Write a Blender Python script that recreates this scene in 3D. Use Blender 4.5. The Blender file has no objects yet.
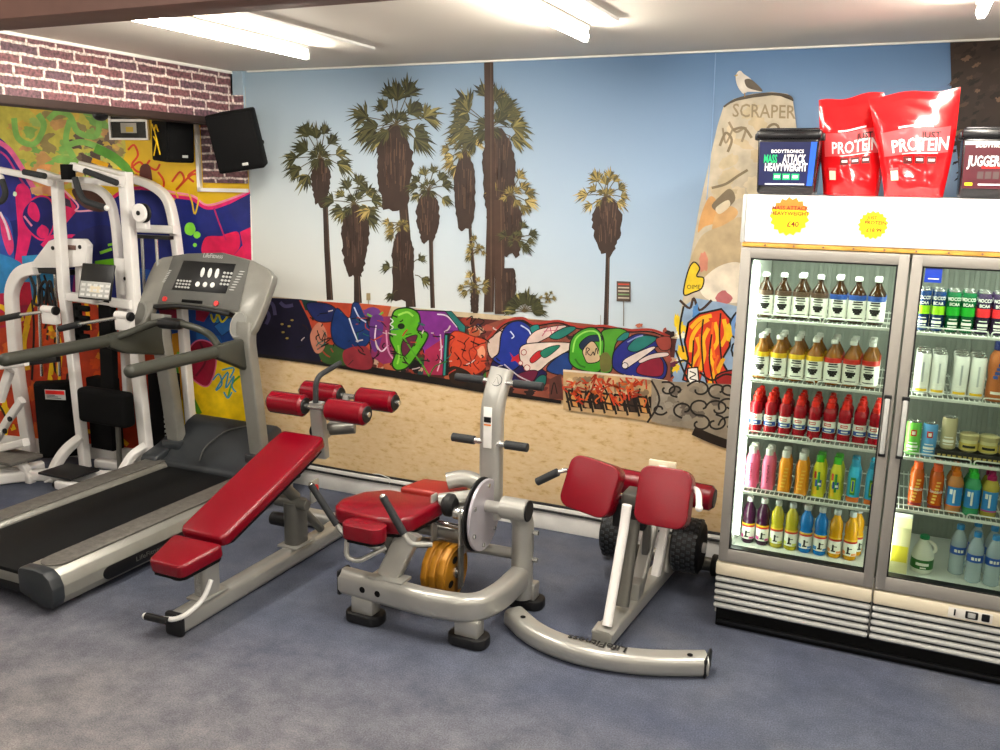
import bpy, bmesh, math, random
from mathutils import Vector, Matrix
R = math.radians
scene = bpy.context.scene
COL = scene.collection

# ---------------------------------------------------------------- camera
F_PX, YAW, PITCH, ROLL, CAM_H = 886.2, .41958, .2111, .01793, 1.9
cf = Vector((-math.sin(YAW)*math.cos(PITCH), math.cos(YAW)*math.cos(PITCH), -math.sin(PITCH)))
cr = Vector((math.cos(YAW), math.sin(YAW), 0)); cu = cr.cross(cf)
cr, cu = math.cos(ROLL)*cr + math.sin(ROLL)*cu, -math.sin(ROLL)*cr + math.cos(ROLL)*cu
CP = Vector((0, 0, CAM_H))
cam = bpy.data.cameras.new('camera'); cam_o = bpy.data.objects.new('camera', cam); COL.objects.link(cam_o)
m3 = Matrix((cr, cu, -cf)).transposed()
cam_o.matrix_world = Matrix.Translation(CP) @ m3.to_4x4()
cam.sensor_width = 36; cam.lens = F_PX/1000*36; cam.clip_start = .05
scene.camera = cam_o

# ---------------------------------------------------------------- world, lights, exposure
w = bpy.data.worlds.new('world'); scene.world = w; w.use_nodes = True
w.node_tree.nodes['Background'].inputs[0].default_value = (.8, .85, 1, 1)
w.node_tree.nodes['Background'].inputs[1].default_value = .3
scene.view_settings.view_transform = 'Standard'; scene.view_settings.look = 'None'
scene.view_settings.gamma = 1; scene.view_settings.use_curve_mapping = False
scene.view_settings.exposure = 0.66
TUBE_E = 75.0          # emission of the fluorescent tubes
CEIL = 2.54
def area(name, x, y, z, sx, sy, power, rot=(0, 0, 0), col=(1, .95, .88)):
    l = bpy.data.lights.new(name, 'AREA'); l.shape = 'RECTANGLE'; l.size = sx; l.size_y = sy
    l.energy = power; l.color = col
    o = bpy.data.objects.new(name, l); COL.objects.link(o); o.location = (x, y, z); o.rotation_euler = rot
    return o
# light of the ceiling tubes in view; the point lights after them are added fill
for lx, ly, lp in ((-2.71, 3.15, 10), (-1.26, 3.05, 10), (.110, 3.05, 10)):
    area('tube_light', lx, ly, 2.47, .05, 1.15, lp)
def fill_point(x, y, z, p):  # added soft fill light, unseen and without a fitting
    l = bpy.data.lights.new('fill_glow', 'POINT'); l.energy = p; l.color = (1, .95, .88); l.shadow_soft_size = .12
    o = bpy.data.objects.new('fill_glow', l); COL.objects.link(o); o.location = (x, y, z)
for lx in (-2.7, -1.2, .3, 1.5):
    for ly in (.5, 1.2): fill_point(lx, ly, 2.34, 8)  # added fill points out of view that brighten the room
fill_point(-1.2, -1.2, 2.34, 16); fill_point(-4.9, 2.5, 2.2, 20)  # added fill behind the camera and in the alcove, no fittings there

# ---------------------------------------------------------------- helpers
def ray(px, py): return (px-500)/F_PX*cr - (py-375)/F_PX*cu + cf
def at(px, py, X=None, Y=None, Z=None):
    d = ray(px, py)
    t = (X/d.x) if X is not None else ((Y/d.y) if Y is not None else (Z-CAM_H)/d.z)
    return CP + d*t
def on_plane(px, py, P, n):
    d = ray(px, py); return CP + d*((P-CP).dot(n)/d.dot(n))
def lin(h):
    h = h.lstrip('#'); v = [int(h[i:i+2], 16)/255 for i in (0, 2, 4)]
    return tuple(c/12.92 if c <= .04045 else ((c+.055)/1.055)**2.4 for c in v)
MATS = {}
def mat(name, col='#808080', rough=.5, metal=0, var=.08, scale=9, bump=0, bscale=60, emit=0, spec=.5, coat=0, alpha=1, trans=0, ior=1.45):
    if name in MATS: return MATS[name]
    m = bpy.data.materials.new(name); m.use_nodes = True; nt = m.node_tree; N = nt.nodes; L = nt.links
    b = N['Principled BSDF']; c = lin(col)
    tc = N.new('ShaderNodeTexCoord'); no = N.new('ShaderNodeTexNoise'); no.inputs['Scale'].default_value = scale
    no.inputs['Detail'].default_value = 4
    L.new(tc.outputs['Object'], no.inputs['Vector'])
    mr = N.new('ShaderNodeMapRange'); mr.inputs[1].default_value = .3; mr.inputs[2].default_value = .7
    mr.inputs[3].default_value = 1-var; mr.inputs[4].default_value = 1+var
    L.new(no.outputs['Fac'], mr.inputs[0])
    mx = N.new('ShaderNodeMix'); mx.data_type = 'RGBA'; mx.blend_type = 'MULTIPLY'; mx.inputs[0].default_value = 1
    mx.inputs[6].default_value = (*c, 1); L.new(mr.outputs[0], mx.inputs[7])
    L.new(mx.outputs[2], b.inputs['Base Color'])
    b.inputs['Roughness'].default_value = rough; b.inputs['Metallic'].default_value = metal
    b.inputs['Specular IOR Level'].default_value = spec; b.inputs['Coat Weight'].default_value = coat
    b.inputs['Transmission Weight'].default_value = trans; b.inputs['IOR'].default_value = ior
    b.inputs['Alpha'].default_value = alpha
    if emit:
        b.inputs['Emission Color'].default_value = (*c, 1); b.inputs['Emission Strength'].default_value = emit
    if bump:
        n2 = N.new('ShaderNodeTexNoise'); n2.inputs['Scale'].default_value = bscale
        L.new(tc.outputs['Object'], n2.inputs['Vector'])
        bp = N.new('ShaderNodeBump'); bp.inputs['Strength'].default_value = bump; bp.inputs['Distance'].default_value = .005
        L.new(n2.outputs['Fac'], bp.inputs['Height']); L.new(bp.outputs[0], b.inputs['Normal'])
    MATS[name] = m
    return m
def M(n): return MATS[n]

def fillet(pts, r, n=6):
    pts = [Vector(p) for p in pts]
    if r <= 0 or len(pts) < 3: return pts
    out = [pts[0]]
    for i in range(1, len(pts)-1):
        a, b, c = pts[i-1], pts[i], pts[i+1]
        u = (a-b); v = (c-b); rr = min(r, u.length*.49, v.length*.49)
        p, q = b+u.normalized()*rr, b+v.normalized()*rr
        for k in range(n+1):
            t = k/n; out.append((1-t)**2*p + 2*t*(1-t)*b + t*t*q)
    out.append(pts[-1]); return out

class MB:
    def __init__(self): self.bm = bmesh.new(); self.mats = []
    def mi(self, m):
        if m not in self.mats: self.mats.append(m)
        return self.mats.index(m)
    def merge(self, b2, m, T=None):
        i = self.mi(m); vm = {}
        for v in b2.verts: vm[v] = self.bm.verts.new((T @ v.co) if T else v.co)
        for f in b2.faces:
            try: nf = self.bm.faces.new([vm[v] for v in f.verts])
            except ValueError: continue
            nf.material_index = i; nf.smooth = True
        b2.free()
        return self
    def box(self, x0, x1, y0, y1, z0, z1, m, bev=0, T=None, seg=2):
        b = bmesh.new(); bmesh.ops.create_cube(b, size=1)
        for v in b.verts:
            v.co = Vector(((x0+x1)/2+v.co.x*(x1-x0), (y0+y1)/2+v.co.y*(y1-y0), (z0+z1)/2+v.co.z*(z1-z0)))
        if bev: bmesh.ops.bevel(b, geom=b.edges[:], offset=bev, segments=seg, affect='EDGES', profile=.5)
        return self.merge(b, m, T)
    def prism(self, pts, h, m, T=None, bev=0, seg=2):
        """outline in xy, extruded from z=0 to z=h, placed by T"""
        b = bmesh.new(); vs = [b.verts.new((p[0], p[1], 0)) for p in pts]; f = b.faces.new(vs)
        r = bmesh.ops.extrude_face_region(b, geom=[f])
        for e in r['geom']:
            if isinstance(e, bmesh.types.BMVert): e.co.z += h
        bmesh.ops.recalc_face_normals(b, faces=b.faces[:])
        if bev: bmesh.ops.bevel(b, geom=b.edges[:], offset=bev, segments=seg, affect='EDGES', profile=.5, clamp_overlap=True)
        return self.merge(b, m, T)
    def tube(self, pts, r, m, fil=0, sec=None, up=None, n=14, taper=None, caps=True):
        """sec=(w,h): rounded rectangular section, w across, h along up"""
        P = fillet(pts, fil); b = bmesh.new(); rings = []; prev = None
        for i, p in enumerate(P):
            t = (P[min(i+1, len(P)-1)] - P[max(i-1, 0)]).normalized()
            if up is not None:
                s = t.cross(Vector(up)); s = s.normalized() if s.length > 1e-4 else prev[0]; u = s.cross(t)
            elif prev is None:
                a = Vector((0, 0, 1)) if abs(t.z) < .9 else Vector((1, 0, 0)); s = t.cross(a).normalized(); u = s.cross(t)
            else:
                s = prev[0] - t*prev[0].dot(t); s.normalize(); u = s.cross(t)
            prev = (s, u)
            k = 1 if taper is None else taper[0]+(taper[1]-taper[0])*i/(len(P)-1)
            ring = []
            if sec:
                W, H = sec[0]/2*k, sec[1]/2*k; c = (sec[2] if len(sec) > 2 else min(W, H)*.35)
                q = 4
                for (cx, cy, a0) in ((W-c, H-c, 0), (-W+c, H-c, 90), (-W+c, -H+c, 180), (W-c, -H+c, 270)):
                    for j in range(q+1):
                        a = R(a0+90*j/q); ring.append(b.verts.new(p+s*(cx+c*math.cos(a))+u*(cy+c*math.sin(a))))
            else:
                for j in range(n):
                    a = 2*math.pi*j/n; ring.append(b.verts.new(p+s*r*k*math.cos(a)+u*r*k*math.sin(a)))
            rings.append(ring)
        for A, B in zip(rings, rings[1:]):
            for j in range(len(A)): b.faces.new((A[j], A[(j+1) % len(A)], B[(j+1) % len(A)], B[j]))
        if caps: b.faces.new(rings[0][::-1]); b.faces.new(rings[-1])
        bmesh.ops.recalc_face_normals(b, faces=b.faces[:])
        return self.merge(b, m)
    def lathe(self, prof, m, T=None, n=16):
        """prof: (radius, z) list"""
        b = bmesh.new(); rings = []
        for r, z in prof:
            rings.append([b.verts.new((max(r, 1e-4)*math.cos(2*math.pi*j/n), max(r, 1e-4)*math.sin(2*math.pi*j/n), z)) for j in range(n)])
        for A, B in zip(rings, rings[1:]):
            for j in range(n): b.faces.new((A[j], A[(j+1) % n], B[(j+1) % n], B[j]))
        b.faces.new(rings[0][::-1]); b.faces.new(rings[-1])
        return self.merge(b, m, T)
    def cyl(self, a, c, r, m, n=20, bev=.1):
        a, c = Vector(a), Vector(c); d = c-a; L = d.length
        T = Matrix.Translation(a) @ d.to_track_quat('Z', 'Y').to_matrix().to_4x4()
        e = min(r*bev, L*.3)
        return self.lathe([(0, 0), (r-e, 0), (r, e), (r, L-e), (r-e, L), (0, L)], m, T, n)
    def sphere(self, c, r, m, sc=(1, 1, 1)):
        b = bmesh.new(); bmesh.ops.create_uvsphere(b, u_segments=16, v_segments=10, radius=r)
        return self.merge(b, m, Matrix.Translation(c) @ Matrix.Diagonal((*sc, 1)))
    def arc_patch(self, r, a0, a1, z0, z1, m, n=8, inset=0):
        """patch bent round a bottle; angle 0 faces -Y"""
        i = self.mi(m); prev = None
        for k in range(n+1):
            a = R(a0+(a1-a0)*k/n)
            cur = [self.bm.verts.new((r*math.sin(a), -r*math.cos(a), z)) for z in (z0, z1)]
            if prev:
                f = self.bm.faces.new((prev[0], cur[0], cur[1], prev[1])); f.material_index = i; f.smooth = True
            prev = cur
        return self
    def poly(self, pts, m, smooth=False):
        f = self.bm.faces.new([self.bm.verts.new(p) for p in pts]); f.material_index = self.mi(m); return self
    def text(self, s, size, T, m, extrude=.0006, bend=None, align='CENTER', sx=1.0, bold=0):
        cu_ = bpy.data.curves.new('t', 'FONT'); cu_.body = s; cu_.size = size; cu_.extrude = extrude; cu_.align_x = align; cu_.align_y = 'CENTER'
        cu_.resolution_u = 2; cu_.offset = bold
        o = bpy.data.objects.new('t', cu_); COL.objects.link(o)
        me = bpy.data.meshes.new_from_object(o.evaluated_get(bpy.context.evaluated_depsgraph_get()))
        bpy.data.objects.remove(o); bpy.data.curves.remove(cu_)
        b = bmesh.new(); b.from_mesh(me); bpy.data.meshes.remove(me)
        for v in b.verts:
            v.co.x *= sx
            if bend:
                a = v.co.x/bend; v.co = Vector(((bend+v.co.z)*math.sin(a), -(bend+v.co.z)*math.cos(a), v.co.y))
        self.merge(b, m, T)
        return self

def wloc(o):
    v = Vector((0, 0, 0))
    while o: v += o.location; o = o.parent
    return v
def tag(o, label=None, cat=None, group=None, kind=None):
    if label: o['label'] = label
    if cat: o['category'] = cat
    if group: o['group'] = group
    if kind: o['kind'] = kind
    return o
def obj(name, mb, parent=None, loc=None, local=False, sharp=38):
    me = bpy.data.meshes.new(name)
    if not local:
        off = wloc(parent) + (Vector(loc) if loc else Vector((0, 0, 0)))
        for v in mb.bm.verts: v.co -= off
    mb.bm.normal_update()
    for e in mb.bm.edges:
        if len(e.link_faces) == 2 and e.calc_face_angle(0) > R(sharp): e.smooth = False
    mb.bm.to_mesh(me); mb.bm.free()
    for m in mb.mats: me.materials.append(m)
    o = bpy.data.objects.new(name, me); COL.objects.link(o)
    if loc: o.location = loc
    if parent: o.parent = parent
    return o
def thing(name, label, cat, loc, group=None):
    o = bpy.data.objects.new(name, None); COL.objects.link(o); o.location = loc; o.empty_display_size = .1
    return tag(o, label, cat, group)
def struct(name, mb, parent=None):
    o = obj(name, mb, parent); o['kind'] = 'structure'; return o
def copy_tree(o, parent=None):
    c = o.copy(); COL.objects.link(c); c.parent = parent
    for ch in list(o.children): copy_tree(ch, c)
    return c
def basis(o, x, y):
    """matrix whose local x,y follow the given directions"""
    x = Vector(x).normalized(); y = Vector(y); y = (y-x*y.dot(x)).normalized(); z = x.cross(y)
    T = Matrix((x, y, z)).transposed().to_4x4(); T.translation = Vector(o); return T

# ---------------------------------------------------------------- materials
mat('white_paint', '#ece9e2', .6, var=.03, scale=2)
mat('ceiling_paint', '#e2dcd2', .75, var=.03, scale=1.5)
mat('beam_brown', '#705248', .6, var=.15, scale=5)
mat('white_gloss', '#f0eee8', .3)
mat('silver', '#aaa9a3', .28, metal=.45, var=.05, scale=5)
mat('silver_dark', '#6b6a64', .38, metal=.5, var=.08)
mat('steel', '#c8c8c4', .22, metal=.9, var=.04)
mat('red_vinyl', '#720114', .25, var=.06, scale=4, bump=.15, bscale=240, spec=.5)
mat('red_dull', '#8a2018', .42, var=.06, scale=4)
mat('black_rubber', '#101012', .55, var=.15)
mat('black_plastic', '#0b0c0e', .38, var=.1)
mat('black_matt', '#070708', .85, var=.2, spec=.2)
mat('board_dark', '#33241f', .6, var=.15)
mat('grip_foam', '#26282a', .75, var=.15, bump=.3, bscale=120)
mat('dark_grey', '#2b2f33', .45, var=.08)
mat('tread_grey', '#383932', .45, var=.06)
mat('console_grey', '#5d5d59', .45, metal=.1)
mat('cup_silver', '#8a8a84', .6, metal=.1)
mat('tread_silver', '#908f88', .35, metal=.4)
mat('rail_grey', '#5c5954', .6, var=.25, scale=30, bump=.5, bscale=90)
mat('belt', '#08090b', .7, spec=.25, var=.35, scale=2.5, bump=.15, bscale=200)
mat('gold', '#a06c14', .42, metal=.2, var=.12, scale=14)
mat('white_frame', '#e9e6e2', .32, var=.04, coat=.2)
mat('white_plastic', '#e6e6e2', .35)
mat('light_grey', '#b9bab6', .4)
mat('red_plastic', '#d01a16', .35)
mat('red_button', '#d8201c', .4)
mat('fridge_white', '#e8e4da', .35, var=.02)
mat('fridge_cream', '#e6dbc0', .4, var=.03)
mat('door_frame', '#9a968f', .4, metal=.25, var=.04)
mat('fridge_inner', '#868b82', .5, var=.05)
mat('header_light', '#f6f3f4', .4, emit=.06, var=.01)
mat('fridge_lamp', '#f2f6ec', .4, emit=16, var=0)
mat('tube_lamp', '#fff6e6', .4, emit=TUBE_E, var=0)
mat('wire_white', '#dfe1da', .4)
mat('amber_strip', '#d9a54a', .5, var=.3, scale=20)
mat('lettering_black', '#131313', .5); mat('lettering_white', '#f2f2f0', .5)
mat('yellow_sticker', '#ecd80c', .6, var=.0); mat('orange_sticker', '#e0802c', .55); mat('ink_red', '#7e2410', .6)
mat('blue_sticker', '#1f45c4', .5)
def glassy(name, tint, fac=.1, rough=.02):
    m = bpy.data.materials.new(name); m.use_nodes = True; nt = m.node_tree; N = nt.nodes; L = nt.links
    N.remove(N['Principled BSDF']); t = N.new('ShaderNodeBsdfTransparent'); t.inputs[0].default_value = (*lin(tint), 1)
    g = N.new('ShaderNodeBsdfGlossy'); g.inputs['Roughness'].default_value = rough
    fr = N.new('ShaderNodeLayerWeight'); fr.inputs[0].default_value = fac
    mx = N.new('ShaderNodeMixShader'); L.new(fr.outputs['Fresnel'], mx.inputs[0]); L.new(t.outputs[0], mx.inputs[1]); L.new(g.outputs[0], mx.inputs[2])
    L.new(mx.outputs[0], N['Material Output'].inputs[0]); MATS[name] = m; return m
glassy('door_glass', '#eef4ee', .12); mat('clear_plastic', '#cfe0ea', .12, var=.05, alpha=.5)
def paint_mat():
    m = bpy.data.materials.new('mural_print'); m.use_nodes = True; nt = m.node_tree; N = nt.nodes; L = nt.links; b = N['Principled BSDF']
    a = N.new('ShaderNodeAttribute'); a.attribute_name = 'Col'; tc = N.new('ShaderNodeTexCoord')
    no = N.new('ShaderNodeTexNoise'); no.inputs['Scale'].default_value = 14; no.inputs['Detail'].default_value = 6; L.new(tc.outputs['Object'], no.inputs['Vector'])
    mr = N.new('ShaderNodeMapRange'); mr.inputs[1].default_value = .3; mr.inputs[2].default_value = .7; mr.inputs[3].default_value = .82; mr.inputs[4].default_value = 1.18; L.new(no.outputs['Fac'], mr.inputs[0])
    mx = N.new('ShaderNodeMix'); mx.data_type = 'RGBA'; mx.blend_type = 'MULTIPLY'; mx.inputs[0].default_value = 1
    L.new(a.outputs['Color'], mx.inputs[6]); L.new(mr.outputs[0], mx.inputs[7]); L.new(mx.outputs[2], b.inputs['Base Color'])
    b.inputs['Roughness'].default_value = .55; b.inputs['Specular IOR Level'].default_value = .3
    MATS['mural_print'] = m
paint_mat()
def ramp(nt, stops):
    r = nt.nodes.new('ShaderNodeValToRGB'); e = r.color_ramp.elements
    e[0].position = stops[0][0]; e[0].color = (*lin(stops[0][1]), 1); e[1].position = stops[-1][0]; e[1].color = (*lin(stops[-1][1]), 1)
    for p, c in stops[1:-1]:
        q = e.new(p); q.color = (*lin(c), 1)
    return r
def sky_print():          # the printed sky of the wallpaper: paler toward its horizon and toward its left end
    m = bpy.data.materials.new('printed_sky'); m.use_nodes = True; nt = m.node_tree; N = nt.nodes; L = nt.links; b = N['Principled BSDF']
    tc = N.new('ShaderNodeTexCoord'); s = N.new('ShaderNodeSeparateXYZ'); L.new(tc.outputs['Object'], s.inputs[0])
    z = N.new('ShaderNodeMapRange'); z.inputs[1].default_value = .9; z.inputs[2].default_value = 2.55; L.new(s.outputs[2], z.inputs[0])
    x = N.new('ShaderNodeMapRange'); x.inputs[1].default_value = -3.7; x.inputs[2].default_value = -.9; L.new(s.outputs[0], x.inputs[0])
    r1 = ramp(nt, [(0, '#d9d3c4'), (.45, '#c5cbc9'), (1, '#8fa6b8')]); r2 = ramp(nt, [(0, '#b9c3c4'), (.4, '#92a9c0'), (1, '#56779f')])
    L.new(z.outputs[0], r1.inputs[0]); L.new(z.outputs[0], r2.inputs[0])
    mx = N.new('ShaderNodeMix'); mx.data_type = 'RGBA'; L.new(x.outputs[0], mx.inputs[0]); L.new(r1.outputs[0], mx.inputs[6]); L.new(r2.outputs[0], mx.inputs[7])
    L.new(mx.outputs[2], b.inputs['Base Color']); b.inputs['Roughness'].default_value = .6; b.inputs['Specular IOR Level'].default_value = .25
    MATS['printed_sky'] = m
sky_print()
def sand_print():
    m = bpy.data.materials.new('printed_sand'); m.use_nodes = True; nt = m.node_tree; N = nt.nodes; L = nt.links; b = N['Principled BSDF']
    tc = N.new('ShaderNodeTexCoord'); mp = N.new('ShaderNodeMapping'); mp.inputs['Scale'].default_value = (9, 9, 22); L.new(tc.outputs['Object'], mp.inputs[0])
    no = N.new('ShaderNodeTexNoise'); no.inputs['Scale'].default_value = 1.6; no.inputs['Detail'].default_value = 8; no.inputs['Roughness'].default_value = .68; L.new(mp.outputs[0], no.inputs['Vector'])
    r = ramp(nt, [(.28, '#a5824f'), (.38, '#c6a470'), (.46, '#d4b78a'), (.7, '#dcc49c')]); L.new(no.outputs['Fac'], r.inputs[0])
    L.new(r.outputs[0], b.inputs['Base Color']); b.inputs['Roughness'].default_value = .6
    MATS['printed_sand'] = m
sand_print()
def brick_print(name, axis):
    m = bpy.data.materials.new(name); m.use_nodes = True; nt = m.node_tree; N = nt.nodes; L = nt.links; b = N['Principled BSDF']
    tc = N.new('ShaderNodeTexCoord'); s = N.new('ShaderNodeSeparateXYZ'); L.new(tc.outputs['Object'], s.inputs[0])
    c = N.new('ShaderNodeCombineXYZ'); L.new(s.outputs[axis], c.inputs[0]); L.new(s.outputs[2], c.inputs[1])
    no = N.new('ShaderNodeTexNoise'); no.inputs['Scale'].default_value = 22; L.new(tc.outputs['Object'], no.inputs['Vector'])
    ad = N.new('ShaderNodeMix'); ad.data_type = 'RGBA'; ad.blend_type = 'LINEAR_LIGHT'; ad.inputs[0].default_value = .007
    L.new(c.outputs[0], ad.inputs[6]); L.new(no.outputs['Color'], ad.inputs[7])
    br = N.new('ShaderNodeTexBrick'); br.inputs['Scale'].default_value = 1; br.inputs['Brick Width'].default_value = .2; br.inputs['Row Height'].default_value = .049
    br.inputs['Mortar Size'].default_value = .0085; br.inputs['Mortar Smooth'].default_value = .6; br.squash = .8; br.squash_frequency = 3
    br.inputs['Color1'].default_value = (*lin('#71474a'), 1); br.inputs['Color2'].default_value = (*lin('#5a434e'), 1); br.inputs['Mortar'].default_value = (*lin('#d2c3bb'), 1)
    L.new(ad.outputs[2], br.inputs['Vector'])
    n2 = N.new('ShaderNodeTexNoise'); n2.inputs['Scale'].default_value = 60; n2.inputs['Detail'].default_value = 8; L.new(tc.outputs['Object'], n2.inputs['Vector'])
    mr = N.new('ShaderNodeMapRange'); mr.inputs[1].default_value = .35; mr.inputs[2].default_value = .65; mr.inputs[3].default_value = .5; mr.inputs[4].default_value = 1.6; L.new(n2.outputs['Fac'], mr.inputs[0])
    mx = N.new('ShaderNodeMix'); mx.data_type = 'RGBA'; mx.blend_type = 'MULTIPLY'; mx.inputs[0].default_value = 1; L.new(br.outputs['Color'], mx.inputs[6]); L.new(mr.outputs[0], mx.inputs[7])
    L.new(mx.outputs[2], b.inputs['Base Color']); b.inputs['Roughness'].default_value = .6
    MATS[name] = m
brick_print('brick_beam', 1); brick_print('brick_panel', 0)
def carpet():
    m = bpy.data.materials.new('carpet'); m.use_nodes = True; nt = m.node_tree; N = nt.nodes; L = nt.links; b = N['Principled BSDF']
    tc = N.new('ShaderNodeTexCoord')
    n1 = N.new('ShaderNodeTexNoise'); n1.inputs['Scale'].default_value = 1.6; n1.inputs['Detail'].default_value = 6; L.new(tc.outputs['Object'], n1.inputs['Vector'])
    n2 = N.new('ShaderNodeTexNoise'); n2.inputs['Scale'].default_value = 170; n2.inputs['Detail'].default_value = 2; L.new(tc.outputs['Object'], n2.inputs['Vector'])
    n3 = N.new('ShaderNodeTexNoise'); n3.inputs['Scale'].default_value = 7; n3.inputs['Detail'].default_value = 10; n3.inputs['Roughness'].default_value = .7; L.new(tc.outputs['Object'], n3.inputs['Vector'])
    r1 = ramp(nt, [(.3, '#464c5e'), (.55, '#525765'), (.75, '#606168')]); L.new(n1.outputs['Fac'], r1.inputs[0])
    s = N.new('ShaderNodeSeparateXYZ'); L.new(tc.outputs['Object'], s.inputs[0])
    wr = N.new('ShaderNodeMapRange'); wr.inputs[1].default_value = 2.9; wr.inputs[2].default_value = 1.7; L.new(s.outputs[1], wr.inputs[0])   # walked-on, browner where people stand
    dirt = N.new('ShaderNodeMix'); dirt.data_type = 'RGBA'; dirt.inputs[7].default_value = (*lin('#85807e'), 1)
    mm = N.new('ShaderNodeMath'); mm.operation = 'MULTIPLY'; L.new(wr.outputs[0], mm.inputs[0]); L.new(n3.outputs['Fac'], mm.inputs[1])
    m2 = N.new('ShaderNodeMath'); m2.operation = 'MULTIPLY'; m2.inputs[1].default_value = 1.5; m2.use_clamp = True; L.new(mm.outputs[0], m2.inputs[0])
    L.new(m2.outputs[0], dirt.inputs[0]); L.new(r1.outputs[0], dirt.inputs[6])
    mr = N.new('ShaderNodeMapRange'); mr.inputs[1].default_value = .3; mr.inputs[2].default_value = .7; mr.inputs[3].default_value = .72; mr.inputs[4].default_value = 1.28; L.new(n2.outputs['Fac'], mr.inputs[0])
    mr2 = N.new('ShaderNodeMapRange'); mr2.inputs[1].default_value = .3; mr2.inputs[2].default_value = .7; mr2.inputs[3].default_value = .78; mr2.inputs[4].default_value = 1.22; L.new(n3.outputs['Fac'], mr2.inputs[0])
    mx = N.new('ShaderNodeMix'); mx.data_type = 'RGBA'; mx.blend_type = 'MULTIPLY'; mx.inputs[0].default_value = 1; L.new(dirt.outputs[2], mx.inputs[6]); L.new(mr.outputs[0], mx.inputs[7])
    mx2 = N.new('ShaderNodeMix'); mx2.data_type = 'RGBA'; mx2.blend_type = 'MULTIPLY'; mx2.inputs[0].default_value = 1; L.new(mx.outputs[2], mx2.inputs[6]); L.new(mr2.outputs[0], mx2.inputs[7])
    L.new(mx2.outputs[2], b.inputs['Base Color']); b.inputs['Roughness'].default_value = .9; b.inputs['Specular IOR Level'].default_value = .2
    bp = N.new('ShaderNodeBump'); bp.inputs['Strength'].default_value = .4; bp.inputs['Distance'].default_value = .004; L.new(n2.outputs['Fac'], bp.inputs['Height']); L.new(bp.outputs[0], b.inputs['Normal'])
    MATS['carpet'] = m
carpet()
# ================================================================ the room
YB = 4.44                                   # mural wall
XC = -3.69                                  # corner of mural wall and graffiti wall
GP = Vector((XC, YB, 0)); GD = Vector((-.9863, -.1648, 0)); GN = Vector((.1648, -.9863, 0))
GE = GP + GD*2.75
XR, XL, YF = 2.0, GE.x, -2.4
b = MB(); b.box(XL-.1, XR, YF, YB+.1, -.08, 0, M('carpet')); struct('floor', b)
b = MB(); b.box(-3.901, XR, YF, YB+.1, CEIL, CEIL+.1, M('ceiling_paint')); b.box(XL-.1, -3.901, YF, YB+.1, 2.41, CEIL+.1, M('ceiling_paint')); struct('ceiling', b)
b = MB(); b.box(XR, XR+.1, YF, YB+.1, 0, CEIL, M('white_paint')); struct('wall_right', b)
b = MB(); b.box(XL-.1, XR, YF-.1, YF, 0, CEIL, M('white_paint')); struct('wall_front', b)

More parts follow.
